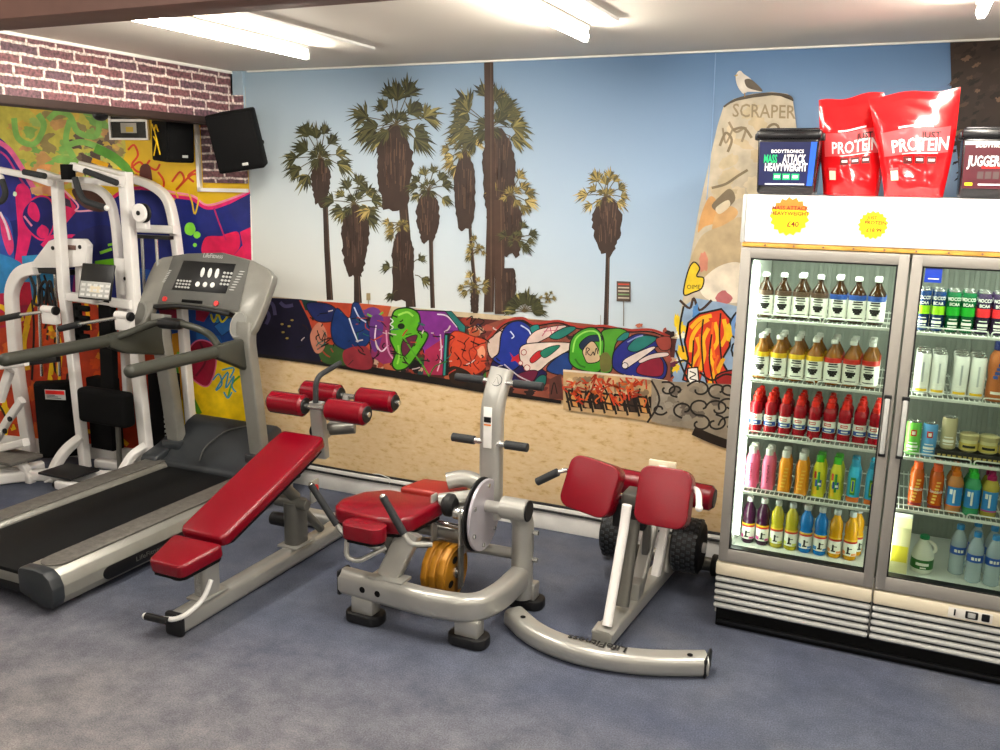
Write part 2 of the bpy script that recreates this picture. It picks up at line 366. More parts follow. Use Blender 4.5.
# ---- painted surfaces: thin flat layers of print, authored where they sit on the wall
class Paint:
    def __init__(self, P, n, start=0.0): self.bm = bmesh.new(); self.P = P; self.n = n; self.k = 0; self.lay = self.bm.loops.layers.float_color.new('Col'); self.start = start; self.gain = 1.0
    def w(self, p): return on_plane(p[0], p[1], self.P, self.n)
    def face(self, pts, c, z):
        vs = [self.bm.verts.new(p+self.n*z) for p in pts]
        try: f = self.bm.faces.new(vs)
        except ValueError: return
        for l in f.loops: l[self.lay] = (c[0]*self.gain, c[1]*self.gain, c[2]*self.gain, 1)
    def nz(self): self.k += 1; return self.start + .0002 + self.k*.000006
    def smooth(self, pts, closed=True, n=5):
        m = len(pts); out = []
        rng = range(m) if closed else range(m-1)
        for i in rng:
            g = (lambda j: pts[j % m]) if closed else (lambda j: pts[max(0, min(m-1, j))])
            p0, p1, p2, p3 = g(i-1), g(i), g(i+1), g(i+2)
            for k in range(n):
                t = k/n
                out.append(tuple(.5*((2*p1[a]) + (-p0[a]+p2[a])*t + (2*p0[a]-5*p1[a]+4*p2[a]-p3[a])*t*t + (-p0[a]+3*p1[a]-3*p2[a]+p3[a])*t**3) for a in (0, 1)))
        if not closed: out.append(tuple(pts[-1]))
        return out
    def poly(self, pts, col, sm=False, line=None, lw=1.0, z=None):
        if sm: pts = self.smooth(pts)
        self.face([self.w(p) for p in pts], lin(col), self.nz() if z is None else z)
        if line: self.stroke(pts+[pts[0], pts[1]], lw, line, sm=False)
    def stroke(self, pts, wd, col, sm=True, taper=False, z=None):
        if sm and len(pts) > 2: pts = self.smooth(pts, False)
        z = self.nz() if z is None else z; c = lin(col); L = []
        for i, p in enumerate(pts):
            a = pts[max(i-1, 0)]; b_ = pts[min(i+1, len(pts)-1)]
            dx, dy = b_[0]-a[0], b_[1]-a[1]; d = math.hypot(dx, dy) or 1
            h = wd/2
            if taper:
                t = i/(len(pts)-1); h *= max(.12, 1-t)
            L.append(((p[0]-dy/d*h, p[1]+dx/d*h), (p[0]+dy/d*h, p[1]-dx/d*h)))
        for A, B in zip(L, L[1:]): self.face([self.w(A[0]), self.w(A[1]), self.w(B[1]), self.w(B[0])], c, z)
    def blob(self, cx, cy, rx, ry, col, rag=0, n=18, rot=0, line=None, lw=1):
        pts = []
        for i in range(n):
            a = 2*math.pi*i/n; q = 1+rag*(rnd.random()-.5)
            x, y = rx*q*math.cos(a), ry*q*math.sin(a); pts.append((cx+x*math.cos(rot)-y*math.sin(rot), cy+x*math.sin(rot)+y*math.cos(rot)))
        self.poly(pts, col, line=line, lw=lw)
    def text(self, s, cx, cy, size, col, rot=0, sx=1.0, bold=0):
        cu_ = bpy.data.curves.new('t', 'FONT'); cu_.body = s; cu_.size = size; cu_.align_x = 'CENTER'; cu_.align_y = 'CENTER'; cu_.resolution_u = 2; cu_.offset = bold
        o = bpy.data.objects.new('t', cu_); COL.objects.link(o); me = bpy.data.meshes.new_from_object(o.evaluated_get(bpy.context.evaluated_depsgraph_get()))
        bpy.data.objects.remove(o); bpy.data.curves.remove(cu_); z = self.nz(); c = lin(col)
        ca, sa = math.cos(rot), math.sin(rot)
        P = [(cx+(v.co.x*sx)*ca+v.co.y*sa, cy-v.co.y*ca+(v.co.x*sx)*sa) for v in me.vertices]
        for f in me.polygons: self.face([self.w(P[i]) for i in f.vertices], c, z)
        bpy.data.meshes.remove(me)
    def build(self, name, parent):
        me = bpy.data.meshes.new(name); self.bm.to_mesh(me); self.bm.free(); me.materials.append(M('mural_print'))
        o = bpy.data.objects.new(name, me); COL.objects.link(o); o.parent = parent; o['kind'] = 'structure'; return o
rnd = random.Random(5)

# wall_back: the printed beach mural
b = MB(); b.box(XC, XR, YB, YB+.1, 0, CEIL, M('printed_sky')); wall_back = struct('wall_back', b)
# sand field of the print
Pt = Paint(Vector((0, YB, 0)), Vector((0, -1, 0)))
b = MB(); b.poly([Vector((XC, YB-.0002, .0)), Vector((XR, YB-.0002, .0)), Vector((XR, YB-.0002, .82)), Vector((XC, YB-.0002, .86))], M('printed_sand')); sd = struct('printed_sand', b, wall_back)

# ---- palms
GREENS = ['#33351e', '#44442a', '#4e4b2c', '#26271a', '#6a6439', '#847b48']
WARM = ['#4e482b', '#6f6338', '#8c7b45', '#3f3b24', '#a8935a', '#b5a468']
def frond(P, cx, cy, ang, ln, size, cols, spread=1.0, blades=21):
    """a fan leaf on a stalk; angle in degrees, 0 = right, 90 = up"""
    a = R(ang); ex, ey = cx+math.cos(a)*ln, cy-math.sin(a)*ln + (ln*.12 if abs(math.cos(a)) > .5 else 0)
    P.stroke([(cx, cy), ((cx+ex)/2, (cy+ey)/2-1), (ex, ey)], .9, '#4a4028')
    dark = rnd.random() < .6; cs = cols[:4] if dark else cols
    P.blob(ex+math.cos(a)*size*.3, ey-math.sin(a)*size*.3, size*.34, size*.28, cs[0], .5, 9, -a)
    zz = [P.nz() for _ in range(4)]
    for i in range(blades):
        t = (i/(blades-1)-.5)*2; q = a + t*spread + rnd.uniform(-.15, .15)
        L = size*(1-.3*abs(t))*rnd.uniform(.65, 1.2); w = size*rnd.uniform(.035, .07)
        dx, dy = math.cos(q), -math.sin(q); droop = L*.3*abs(math.cos(q))
        tip = (ex+dx*L, ey+dy*L+droop); mid = (ex+dx*L*.6, ey+dy*L*.6+droop*.25)
        P.poly([(ex, ey), (mid[0]-dy*w, mid[1]+dx*w), tip, (mid[0]+dy*w, mid[1]-dx*w)], rnd.choice(cs), z=zz[i % 4])
def skirt(P, cx, top, bot, wtop, wmax, wbot, col='#32251f'):
    n = 22; L = []; Rr = []
    for i in range(n+1):
        t = i/n; w = wtop+(wmax-wtop)*math.sin(min(1, t/.38)*math.pi/2) if t < .38 else wmax-(wmax-wbot)*((t-.38)/.62)**1.9
        y = top+(bot-top)*t; rg = 0; L.append((cx-w/2-rnd.uniform(-wmax*.03, wmax*.06)-rg, y)); Rr.append((cx+w/2+rnd.uniform(-wmax*.03, wmax*.06)+rg, y))
    tips = [(cx+wbot*(.5-k/5)+rnd.uniform(-1, 1), bot+rnd.uniform(-2, 4)) for k in range(1, 5)]
    P.poly(L+tips[::-1]+Rr[::-1], col)
    zz = [P.nz() for _ in range(3)]
    for i in range(int(wmax*1.5)):
        x = cx+rnd.uniform(-.36, .36)*wmax; y = top+(bot-top)*rnd.uniform(.05, .6)
        P.stroke([(x, y), (x+(cx-x)*.12, y+(bot-top)*rnd.uniform(.1, .3))], .8, rnd.choice(['#46342c', '#2a1e19', '#4c3930', '#2e211c', '#5a4436']), z=zz[i % 3])
def trunk(P, pts, w0, w1, col='#2e231e'):
    z = P.nz(); c = lin(col); n = len(pts)
    for i in range(n-1):
        a, b_ = pts[i], pts[i+1]; wa = w0+(w1-w0)*i/(n-1); wb = w0+(w1-w0)*(i+1)/(n-1)
        P.face([P.w((a[0]-wa/2, a[1])), P.w((a[0]+wa/2, a[1])), P.w((b_[0]+wb/2, b_[1])), P.w((b_[0]-wb/2, b_[1]))], c, z)
    (x0, y0), (x1, y1) = pts[0], pts[-1]
    P.stroke([(x0+w0*.25, y0), (x1+w1*.25, y1)], .8, '#574438', sm=False)
def palm(P, cx, cy, crown, fr, cols, sk=None, tr=None, fs=None):
    """crown centre, reach, list of frond angles; skirt (top, bot, wtop, wmax, wbot, dx); trunk (pts, w0, w1)"""
    crown *= 1.13
    if tr: trunk(P, *tr)
    for a in fr:
        if a > 180 or a < 0: frond(P, cx, cy, a, crown*rnd.uniform(.3, .55), crown*rnd.uniform(.36, .5), cols)
    if sk: skirt(P, cx+sk[5], cy, sk[1], sk[2]*.3, sk[3], sk[4])
    for a in fr:
        if not (a > 180 or a < 0): frond(P, cx, cy, a+rnd.uniform(-5, 5), crown*rnd.uniform(.36, .64), crown*rnd.uniform(.34, .5), cols)
    for a in (50, 95, 135, -35, 215): frond(P, cx, cy, a+rnd.uniform(-15, 15), crown*rnd.uniform(.05, .2), crown*rnd.uniform(.24, .34), cols[:4])
T_ = '#33271f'
# far left palm
palm(Pt, 320, 158, 36, [172, 150, 118, 95, 55, 20, -12, 200, 232, 80], GREENS, (166, 205, 12, 19, 9, 1), ([(325, 195), (327, 250), (330, 300)], 5, 6.5))
# small palm with the broad dark skirt
palm(Pt, 354, 204, 30, [165, 140, 110, 75, 45, 15, -20, 195, 215, -38], GREENS, (212, 277, 14, 27, 11, 1), ([(357, 270), (358, 303)], 6, 8))
# tall palm
palm(Pt, 396, 125, 44, [178, 155, 125, 98, 70, 48, 20, -8, -30, 205, 228, 190, 85], GREENS, (128, 210, 24, 35, 22, -1), ([(403, 200), (408, 260), (411, 307)], 9, 10, T_))
frond(Pt, 380, 196, 150, 14, 16, GREENS); frond(Pt, 384, 206, 190, 14, 15, WARM)
palm(Pt, 402, 225, 20, [160, 200, 220, 180], WARM, (228, 300, 13, 21, 20, 1), None)
frond(Pt, 398, 268, 170, 8, 12, GREENS); frond(Pt, 415, 275, -20, 8, 12, GREENS); frond(Pt, 398, 290, 215, 6, 10, GREENS); frond(Pt, 414, 262, 30, 6, 10, GREENS)
# palm between
palm(Pt, 429, 190, 26, [160, 135, 110, 80, 50, 20, -25, 200], GREENS, (196, 242, 10, 23, 10, -1), ([(431, 235), (432, 280), (433, 308)], 4, 4.5))
# leaning thin palm
palm(Pt, 465, 150, 26, [165, 140, 115, 80, 200, 220, 240, 30], WARM, (160, 228, 14, 21, 14, 0), ([(470, 225), (473, 265), (477, 302)], 3, 4))
# cluster in the middle
palm(Pt, 491, 128, 46, [172, 155, 128, 100, 72, 50, 30, 5, -18, 190, 212, 140, 60, 85], GREENS, (134, 222, 20, 32, 20, 8), None)
palm(Pt, 511, 195, 28, [40, 15, -15, -40, 150, 65], WARM, (195, 255, 14, 22, 16, 0), None)
trunk(Pt, [(489, 62), (490, 150), (492, 220), (489, 312)], 9, 10, '#38271f')
trunk(Pt, [(499, 200), (500, 250), (500, 314)], 9, 10, '#3f2d24')
skirt(Pt, 509, 268, 312, 10, 14, 10)
palm(Pt, 516, 240, 22, [30, 0, -30, 60, 150], GREENS)
palm(Pt, 480, 250, 16, [150, 180, 210, 120], WARM)
palm(Pt, 474, 288, 16, [170, 140, 110, 60, 30, 200, 0], WARM, (292, 312, 7, 8, 7, 1), None)
# bush palm
for a in (170, 150, 130, 112, 95, 78, 60, 42, 25, 8): frond(Pt, 525, 312, a, 9, 17, GREENS, .35, 6)
palm(Pt, 548, 300, 10, [20, 60, 100, 150], WARM)
# lone right palm
K_ALL = Pt.k; Pt.k = 0
palm(Pt, 606, 196, 27, [175, 150, 120, 92, 62, 35, 8, -22, 205, 80], WARM, (200, 254, 16, 29, 10, 1), ([(608, 250), (607, 290), (606, 325)], 4, 5))
# signs in the print
Pt.k = K_ALL
Pt.poly([(617, 281), (631, 281.5), (631, 301.5), (617, 301)], '#4c4038')
for i in range(5): Pt.stroke([(618.5, 284+3.4*i), (629.5, 284.3+3.4*i)], 1.3, ['#b2402c', '#a8a090', '#a8a090', '#6c8a5c', '#a8a090'][i], sm=False)
Pt.stroke([(624, 301), (624, 326)], 1, '#6a655c'); Pt.stroke([(601, 315), (601, 325)], .7, '#8c887e')
Pt.poly([(367, 293), (371, 293), (371, 300), (367, 300)], '#8a7c5c'); Pt.stroke([(369, 300), (369, 304)], .7, '#8a7c5c')
# faint joints between the wallpaper strips
Pt.stroke([(716, 52), (712, 140), (707, 200)], 1.0, '#7f9fc4', sm=False)

# ---- graffiti wall of the print
Pt.gain = .74
TOP = [(256, 296), (270, 296), (300, 299), (345, 303), (390, 306), (440, 310), (500, 315), (545, 320), (600, 326), (672, 333), (690, 335)]
BOT = [(690, 392), (600, 399), (560, 399), (520, 394), (485, 389), (440, 381), (390, 373), (360, 368), (325, 362), (290, 357), (256, 354)]
Pt.poly(TOP+BOT, '#c9b696')
Pt.poly([(x, y+5) for x, y in TOP if x > 300]+[(x, y-2) for x, y in BOT if x > 300], '#5a2a24')
def top_y(x): return 299+(x-300)*.0919
def bot_y(x): return 358+(x-290)*.152 if x < 560 else 399
for i in range(420):
    x = rnd.uniform(300, 672); y = rnd.uniform(top_y(x)+7, bot_y(x)-4)
    Pt.blob(x, y, rnd.uniform(3, 9), rnd.uniform(2, 6), rnd.choice(['#8a2f22', '#a8402a', '#241a20', '#3c2230', '#1f4a48', '#6a2448', '#b8603c', '#1d2450', '#4a1c22', '#c9a68a', '#2f5a2a', '#181416']), .7, rot=rnd.uniform(-1, 1))
Pt.stroke([(256, 353), (290, 357), (325, 362), (360, 368), (390, 373), (440, 381), (485, 389), (520, 394), (562, 400)], 7, '#1b1614')
Pt.poly([(256, 297), (302, 299), (312, 312), (322, 362), (256, 353)], '#17142c')
for c_ in [[(262, 305), (268, 301), (274, 305), (276, 315)], [(281, 302), (286, 306), (294, 305)], [(259, 312), (266, 310), (270, 316), (267, 324)]]: Pt.stroke(c_, 3.5, '#4a4468')
for p_ in [(283, 324), (290, 326), (284, 332), (288, 338), (293, 320)]: Pt.blob(*p_, 1.6, 1.0, '#b39a4c')
Pt.poly([(300, 300), (366, 304), (372, 366), (322, 361), (318, 345), (310, 320)], '#b8442a')
Pt.poly([(302, 299), (318, 301), (316, 312), (306, 310)], '#19403c')
Pt.poly([(308, 303), (332, 305), (340, 318), (325, 322), (314, 318)], '#20295e', True, '#181818')
Pt.poly([(322, 345), (345, 348), (352, 364), (324, 362)], '#3b5a2a', True)
Pt.poly([(311, 335), (320, 322), (328, 334), (324, 350), (316, 352)], '#c9826a', True)
Pt.stroke([(318, 330), (322, 340), (326, 332), (325, 346)], 1, '#15130f')
Pt.poly([(333, 320), (338, 308), (350, 318), (354, 303), (362, 305), (368, 322), (372, 335), (366, 346), (350, 350), (336, 344), (332, 332)], '#15336f', True, '#0e1a3a', 1.2)
Pt.stroke([(350, 318), (354, 330), (359, 342)], 1.3, '#dfe3ec'); Pt.stroke([(355, 307), (360, 317), (367, 322)], 1.3, '#cfd6ea')
Pt.poly([(345, 350), (368, 347), (372, 368), (348, 366)], '#8c2a34', True); Pt.poly([(360, 303), (392, 306), (388, 318), (366, 316)], '#b5502c')
Pt.blob(373, 312, 9, 5, '#6b3a86', .4); Pt.stroke([(368, 314), (376, 317), (384, 312)], 2, '#6fae3b')
Pt.poly([(372, 317), (392, 316), (394, 362), (384, 364), (372, 356)], '#8c2a5c'); Pt.poly([(372, 317), (384, 317), (382, 340), (376, 352), (371, 340)], '#5f2f7a', True)
Pt.stroke([(377, 325), (376, 340), (382, 351), (389, 345)], 1.3, '#e8d6e6'); Pt.stroke([(387, 330), (389, 350), (396, 361)], 1.6, '#d98fb4')
Pt.poly([(415, 310), (446, 311), (462, 327), (466, 334), (446, 333), (444, 374), (428, 374), (424, 350), (416, 336)], '#7c2a86', False, '#1a141a', 1.2)
Pt.poly([(426, 350), (444, 338), (443, 375), (424, 374)], '#a3254c'); Pt.stroke([(438, 314), (448, 316), (458, 327)], 1.3, '#e9dbe8')
Pt.stroke([(441, 334), (442, 356), (438, 371)], 1.2, '#e0c2cc')
Pt.poly([(446, 311), (452, 311), (466, 326), (466, 333), (461, 333), (458, 326)], '#1f6f68', False, '#15100f', .8)
Pt.poly([(445, 334), (451, 334), (449, 375), (443, 376)], '#1a1718'); Pt.poly([(446, 335), (448, 335), (446, 375), (444, 375)], '#2c8a80')
# green figure eight
Pt.poly([(392, 320), (395, 311), (402, 308), (411, 308), (419, 313), (421, 322), (418, 330), (427, 332), (428, 338), (417, 356), (408, 367), (398, 370), (393, 364), (396, 352), (391, 340), (391, 330)], '#58ae1e', True, '#16330c', 1.6)
Pt.blob(402, 326, 3.6, 3.0, '#17240f'); Pt.poly([(405, 339), (418, 335), (412, 348), (405, 356), (402, 348)], '#5c1f3a', True, '#16330c', 1)
Pt.stroke([(399, 315), (408, 312), (414, 316)], 2, '#9fdc5c'); Pt.stroke([(399, 345), (400, 356), (398, 364)], 1.8, '#8fd04a'); Pt.stroke([(405, 338), (414, 352), (424, 366), (430, 376)], 1.4, '#4d9a24'); Pt.stroke([(430, 376), (436, 366), (448, 361)], 1.2, '#2f6e20')
Pt.stroke([(391, 318), (394, 321), (391, 324), (394, 327), (391, 330)], 1, '#e9e6ee')
# orange patch, tag letters
Pt.poly([(452, 333), (474, 336), (490, 342), (492, 356), (484, 370), (470, 376), (452, 375)], '#d0492a', True, '#6a1f14', 1)
for q_ in [[(458, 340), (466, 345), (463, 356), (472, 362), (470, 350), (480, 345)], [(476, 336), (474, 346), (478, 352), (474, 362), (480, 370)], [(455, 352), (462, 362), (458, 370)]]: Pt.stroke(q_, 1.2, '#7c1c18')
Pt.blob(482, 352, 4, 6, '#eba07c', .3); Pt.poly([(452, 366), (470, 372), (474, 386), (452, 382)], '#2e2118', True)
for q_ in [[(467, 320), (473, 316), (471, 324), (477, 318)], [(479, 318), (485, 321), (480, 326), (487, 327)], [(468, 328), (474, 326), (472, 332), (478, 330), (477, 325), (484, 331), (488, 326)]]: Pt.stroke(q_, 1.2, '#1c1814')
Pt.poly([(484, 374), (500, 360), (510, 380), (498, 392), (486, 384)], '#3f7a24', True, '#161c10', 1)
Pt.poly([(470, 376), (488, 386), (480, 391), (466, 386)], '#241c17')
# big lettering of the right half
def Q(*p): return [(460+x*.3, 280+y*.3) for x, y in p]
BK = '#14100f'
Pt.poly(Q((85, 150), (150, 128), (330, 135), (560, 160), (700, 185), (705, 380), (560, 395), (340, 400), (180, 375), (90, 340)), '#8f4c3a', False)
for i in range(120):
    x = rnd.uniform(90, 700); Pt.blob(460+x*.3, 280+rnd.uniform(150, 385)*.3, rnd.uniform(2, 6), rnd.uniform(1.5, 4), rnd.choice(['#a85040', '#6e2c28', '#b8684e', '#54201f', '#2a1c1c', '#7a3a30']), .6)
Pt.stroke(Q((90, 200), (150, 140), (210, 126), (250, 145), (330, 136), (400, 156), (480, 152), (560, 166), (640, 165), (700, 188)), 2.4, '#a8362a')
Pt.stroke(Q((95, 208), (150, 148), (210, 134), (250, 152), (330, 142), (400, 162), (480, 158), (560, 172), (640, 172), (700, 196)), 1.4, BK)
Pt.poly(Q((95, 205), (140, 165), (165, 150), (150, 210), (135, 245), (105, 258)), '#dcc4b4', True, BK, .8)
Pt.poly(Q((120, 262), (180, 250), (240, 280), (292, 312), (240, 352), (150, 325), (108, 292)), '#221850', True, BK, 1)
Pt.poly(Q((132, 240), (140, 180), (165, 145), (205, 136), (240, 160), (250, 200), (230, 226), (200, 240), (212, 268), (180, 300), (148, 288), (112, 264)), '#1c3290', True, BK, 1.3)
Pt.stroke(Q((205, 150), (232, 168), (240, 195), (228, 208)), 1.3, '#d6def4'); Pt.stroke(Q((170, 170), (182, 186), (174, 194)), 1.2, '#dfe6f6')
Pt.poly(Q((236, 158), (262, 148), (268, 172), (248, 182)), '#23847c', True, BK, .7)
Pt.poly(Q((168, 240), (182, 256), (200, 244), (216, 266), (198, 278), (186, 268), (172, 272), (176, 258)), '#c22030')
Pt.poly(Q((225, 200), (262, 165), (345, 150), (352, 160), (300, 188), (240, 216)), '#e0c6bc', True, BK, .8); Pt.stroke(Q((276, 186), (300, 156), (310, 180), (330, 152)), .9, '#b8486c'); Pt.stroke(Q((282, 170), (330, 166)), .8, '#b8486c')
Pt.poly(Q((300, 188), (345, 160), (378, 154), (386, 164), (334, 196)), '#1f7468', True, BK, .9)
Pt.poly(Q((205, 222), (260, 208), (365, 208), (372, 228), (306, 268), (268, 300), (232, 308), (205, 272)), '#e6d2c4', True, BK, 1)
Pt.poly(Q((236, 262), (262, 236), (286, 238), (262, 264), (242, 276)), '#c0262a', True, BK, .7); Pt.poly(Q((270, 240), (300, 222), (336, 218), (304, 248), (282, 258)), '#1f7a62', True, BK, .7)
for p_, r_ in (((215, 240), 9), ((226, 292), 10), ((204, 276), 7)): Pt.blob(*Q(p_)[0], r_*.3, r_*.3, '#e8d8cc', .1, line='#a02832', lw=.8)
Pt.poly(Q((292, 300), (312, 268), (362, 240), (376, 290), (346, 316)), '#1c3d7c', True, BK, 1); Pt.poly(Q((240, 352), (268, 318), (290, 320), (284, 352), (258, 366)), '#206a60', True, BK, .9); Pt.poly(Q((190, 318), (236, 300), (262, 306), (236, 342)), '#6e1c3a', True, BK, .7)
Pt.poly(Q((474, 172), (520, 160), (552, 166), (562, 184), (524, 206), (512, 260), (505, 304), (468, 304), (480, 230)), '#4c9628', True, BK, 1.2)
Pt.poly(Q((366, 244), (374, 196), (406, 166), (448, 158), (478, 188), (480, 240), (466, 304), (402, 298), (370, 276)), '#3f9a22', True, BK, 1.3)
Pt.poly(Q((400, 214), (430, 186), (470, 184), (474, 202), (438, 206), (412, 232)), '#1c2c48', True, BK, .8); Pt.poly(Q((412, 232), (440, 203), (460, 222), (468, 266), (430, 276), (416, 256)), '#cdb08c', True, BK, 1)
Pt.stroke(Q((422, 250), (424, 226), (434, 230), (426, 240), (438, 250), (446, 238), (450, 250), (456, 226), (462, 246)), .9, BK)
Pt.stroke(Q((378, 240), (388, 196), (420, 172), (456, 172), (470, 200), (468, 250)), 1.6, '#8fd05a'); Pt.stroke(Q((386, 262), (400, 282), (420, 290)), 1.8, '#2a6e18')
Pt.poly(Q((470, 252), (492, 240), (508, 268), (500, 300), (472, 300)), '#6b6a34', True); Pt.poly(Q((524, 200), (548, 176), (566, 176), (556, 198)), '#22807a', True, BK, .7)
Pt.poly(Q((510, 262), (520, 230), (560, 194), (604, 178), (684, 196), (694, 214), (650, 226), (680, 262), (692, 296), (668, 332), (562, 318), (516, 296)), '#232a80', True, BK, 1.2)
Pt.poly(Q((560, 226), (600, 186), (655, 190), (644, 208), (590, 238)), '#22776e', True, BK, .8); Pt.stroke(Q((560, 206), (590, 190), (612, 184)), 1.3, '#8f9ad0')
Pt.poly(Q((590, 296), (620, 262), (652, 250), (678, 272), (672, 318), (604, 314)), '#8c1c34', True, BK, .8)
Pt.poly(Q((544, 288), (552, 262), (632, 224), (652, 226), (604, 262), (566, 288), (556, 296)), '#e6d6cc', True, BK, .8); Pt.poly(Q((600, 266), (640, 246), (690, 240), (694, 252), (640, 262), (604, 276)), '#e2d0c8', True, BK, .7)
Pt.blob(*Q((552, 284))[0], 3, 3, '#ece2de', .1, line=BK, lw=.8); Pt.poly(Q((655, 196), (700, 188), (704, 226), (672, 232)), '#a04438', True, BK, .7)
Pt.stroke(Q((150, 280), (200, 320), (258, 346)), 1.2, '#cfc4c8')
Pt.poly(Q((300, 330), (340, 310), (345, 395), (300, 395)), '#5c342c'); Pt.stroke(Q((306, 380), (316, 340), (326, 378)), 1.1, BK)
for i in range(130):
    x = rnd.uniform(305, 500); y = rnd.uniform(top_y(x)+9, bot_y(x)-8); dx, dy = rnd.uniform(-9, 9), rnd.uniform(-6, 8)
    Pt.stroke([(x, y), (x+dx*.5+rnd.uniform(-2, 2), y+dy*.6), (x+dx, y+dy)], rnd.uniform(.6, 1.5), rnd.choice(['#15110f', '#15110f', '#15110f', '#15110f', '#2a1a1c', '#d4c4c0', '#b23a2c', '#24655e']))
# low block in front
Pt.poly([(564, 370), (600, 373), (648, 378), (668, 381), (668, 425), (640, 419), (600, 414), (564, 409)], '#caa878', False)
for i in range(60): Pt.blob(rnd.uniform(568, 648), rnd.uniform(377, 408), rnd.uniform(2, 6), rnd.uniform(2, 5), rnd.choice(['#a98a66', '#d6bd94', '#8c7458', '#c4a27a']), .7)
for i in range(8):
    x = 567+i*11.5; y = 390+i*1.0; Pt.poly([(x+2, y), (x+9, y+1), (x+13, y+17), (x+6, y+16)], ['#d99b54', '#b98c60', '#3a2a20'][i % 3], False, '#1a1410', 2.4)
    Pt.stroke([(x+2, y+9), (x+12, y+11)], 2, '#1a1410'); Pt.stroke([(x-1, y-2), (x+4, y+20)], 2.2, '#1a1410'); Pt.stroke([(x+rnd.uniform(0, 8), y-8), (x+rnd.uniform(0, 8), y+2), (x+rnd.uniform(0, 12), y+12)], 1.8, '#241a14')
for i in range(75):
    x, y = rnd.uniform(568, 646), rnd.uniform(377, 398); Pt.stroke([(x, y), (x+rnd.uniform(-7, 7), y+rnd.uniform(-6, 6)), (x+rnd.uniform(-4, 6), y+rnd.uniform(-5, 9))], 1.5, rnd.choice(['#d8471c', '#c83a1a', '#e06a2c', '#a83016']))
Pt.stroke([(564, 370), (600, 373), (648, 378), (668, 381)], 2, '#e4d9c4', sm=False)
# grey block with black curls
STN = [(652, 378), (670, 381), (735, 384), (760, 390), (760, 452), (738, 446), (708, 436), (690, 428), (664, 424), (652, 421)]
Pt.poly(STN, '#a0937f')
for i in range(26):
    x = rnd.uniform(660, 745); y = rnd.uniform(386, 412+(x-660)*.25); rr = rnd.uniform(5, 11); Pt.blob(x, y, rr*.8, rr*.6, rnd.choice(['#a09686', '#6f6458', '#8f8474', '#b0a694']), .5)
for i in range(15):
    x, y = 664+(i % 5)*17+rnd.uniform(-4, 4), 391+(i//5)*16+rnd.uniform(-3, 3)
    if y > 414+(x-655)*.33: continue
    r_ = rnd.uniform(8, 13); a0 = rnd.uniform(0, 6)
    Pt.stroke([(x+r_*(1-.09*k)*math.cos(a0+k*.75), y+r_*.75*(1-.09*k)*math.sin(a0+k*.75)) for k in range(9)], 1.9, '#1c1713')
Pt.stroke([(652, 380), (660, 400), (648, 422)], 2, '#2a211c'); Pt.stroke([(694, 430), (712, 438), (738, 447), (760, 453)], 9, '#2c2119')

Pt.k = K_ALL
Pt.gain = .9
# ---- the painted chimney-like column with the gull on it
CONE = [(672, 384), (676, 345), (683, 300), (690, 262), (700, 205), (710, 160), (718, 125), (724, 106), (734, 99), (752, 94), (772, 92), (788, 94), (793, 100), (797, 130), (806, 200), (812, 260), (830, 392), (740, 388)]
Pt.poly(CONE, '#beb39d')
for i in range(26):
    y = rnd.uniform(108, 290); l_ = 700+(205-y)*.24 if y < 205 else 700-(y-205)*.2
    x = rnd.uniform(l_+8, 770); Pt.blob(x, y, rnd.uniform(5, 13), rnd.uniform(4, 9), rnd.choice(['#bcab8b', '#cdbd9e', '#c0b090', '#d2c4a6']), .5, rot=rnd.uniform(-1, 1))
Pt.poly([(725, 106), (735, 99), (752, 95), (772, 93), (788, 95), (793, 101), (790, 97), (772, 95.5), (752, 98), (737, 101)], '#4a4134')
Pt.stroke([(724, 107), (735, 100), (752, 95.5), (772, 93.5), (789, 96), (793, 101)], 2, '#4f4638')
Pt.text('SCRAPER', 764, 112, 19, '#8f8064', .03, .82, .2); Pt.stroke([(729, 122), (736, 132), (746, 128), (742, 142)], 2.4, '#8a7b62'); Pt.stroke([(723, 128), (726, 143), (733, 129)], 2, '#8a7b62')
for q_ in [[(720, 146), (726, 133), (732, 140), (728, 152)], [(733, 130), (744, 128), (752, 138)], [(764, 150), (768, 128), (778, 126), (782, 146)], [(712, 188), (726, 184), (738, 176), (748, 170)], [(712, 206), (720, 198), (730, 190), (734, 200), (722, 210), (724, 216)]]: Pt.stroke(q_, 2.6, '#796b52')
Pt.poly([(703, 210), (712, 196), (724, 212), (728, 220), (706, 226), (698, 232)], '#cc9a60', True); Pt.poly([(716, 214), (730, 206), (738, 214), (720, 232), (712, 236)], '#c9a06c', True)
Pt.poly([(712, 205), (730, 190), (735, 200), (722, 212)], '#786a54', True); Pt.poly([(716, 208), (728, 200), (730, 206), (720, 214)], '#d9ccb0', True)
Pt.poly([(690, 262), (702, 236), (722, 226), (745, 220), (745, 280), (700, 285), (688, 280)], '#b9a582', True)
Pt.poly([(700, 285), (716, 268), (736, 262), (745, 270), (745, 300), (710, 300)], '#e3d8c4', True); Pt.blob(724, 298, 8, 7, '#b5686a', .4); Pt.blob(704, 262, 5, 10, '#c6826c', .5)
Pt.poly([(684, 294), (688, 272), (694, 262), (700, 268), (697, 276), (704, 278), (702, 288), (694, 292)], '#e0c22a', True, '#1d170f', 1.4); Pt.text('OIME', 694, 287, 6, '#1a1510')
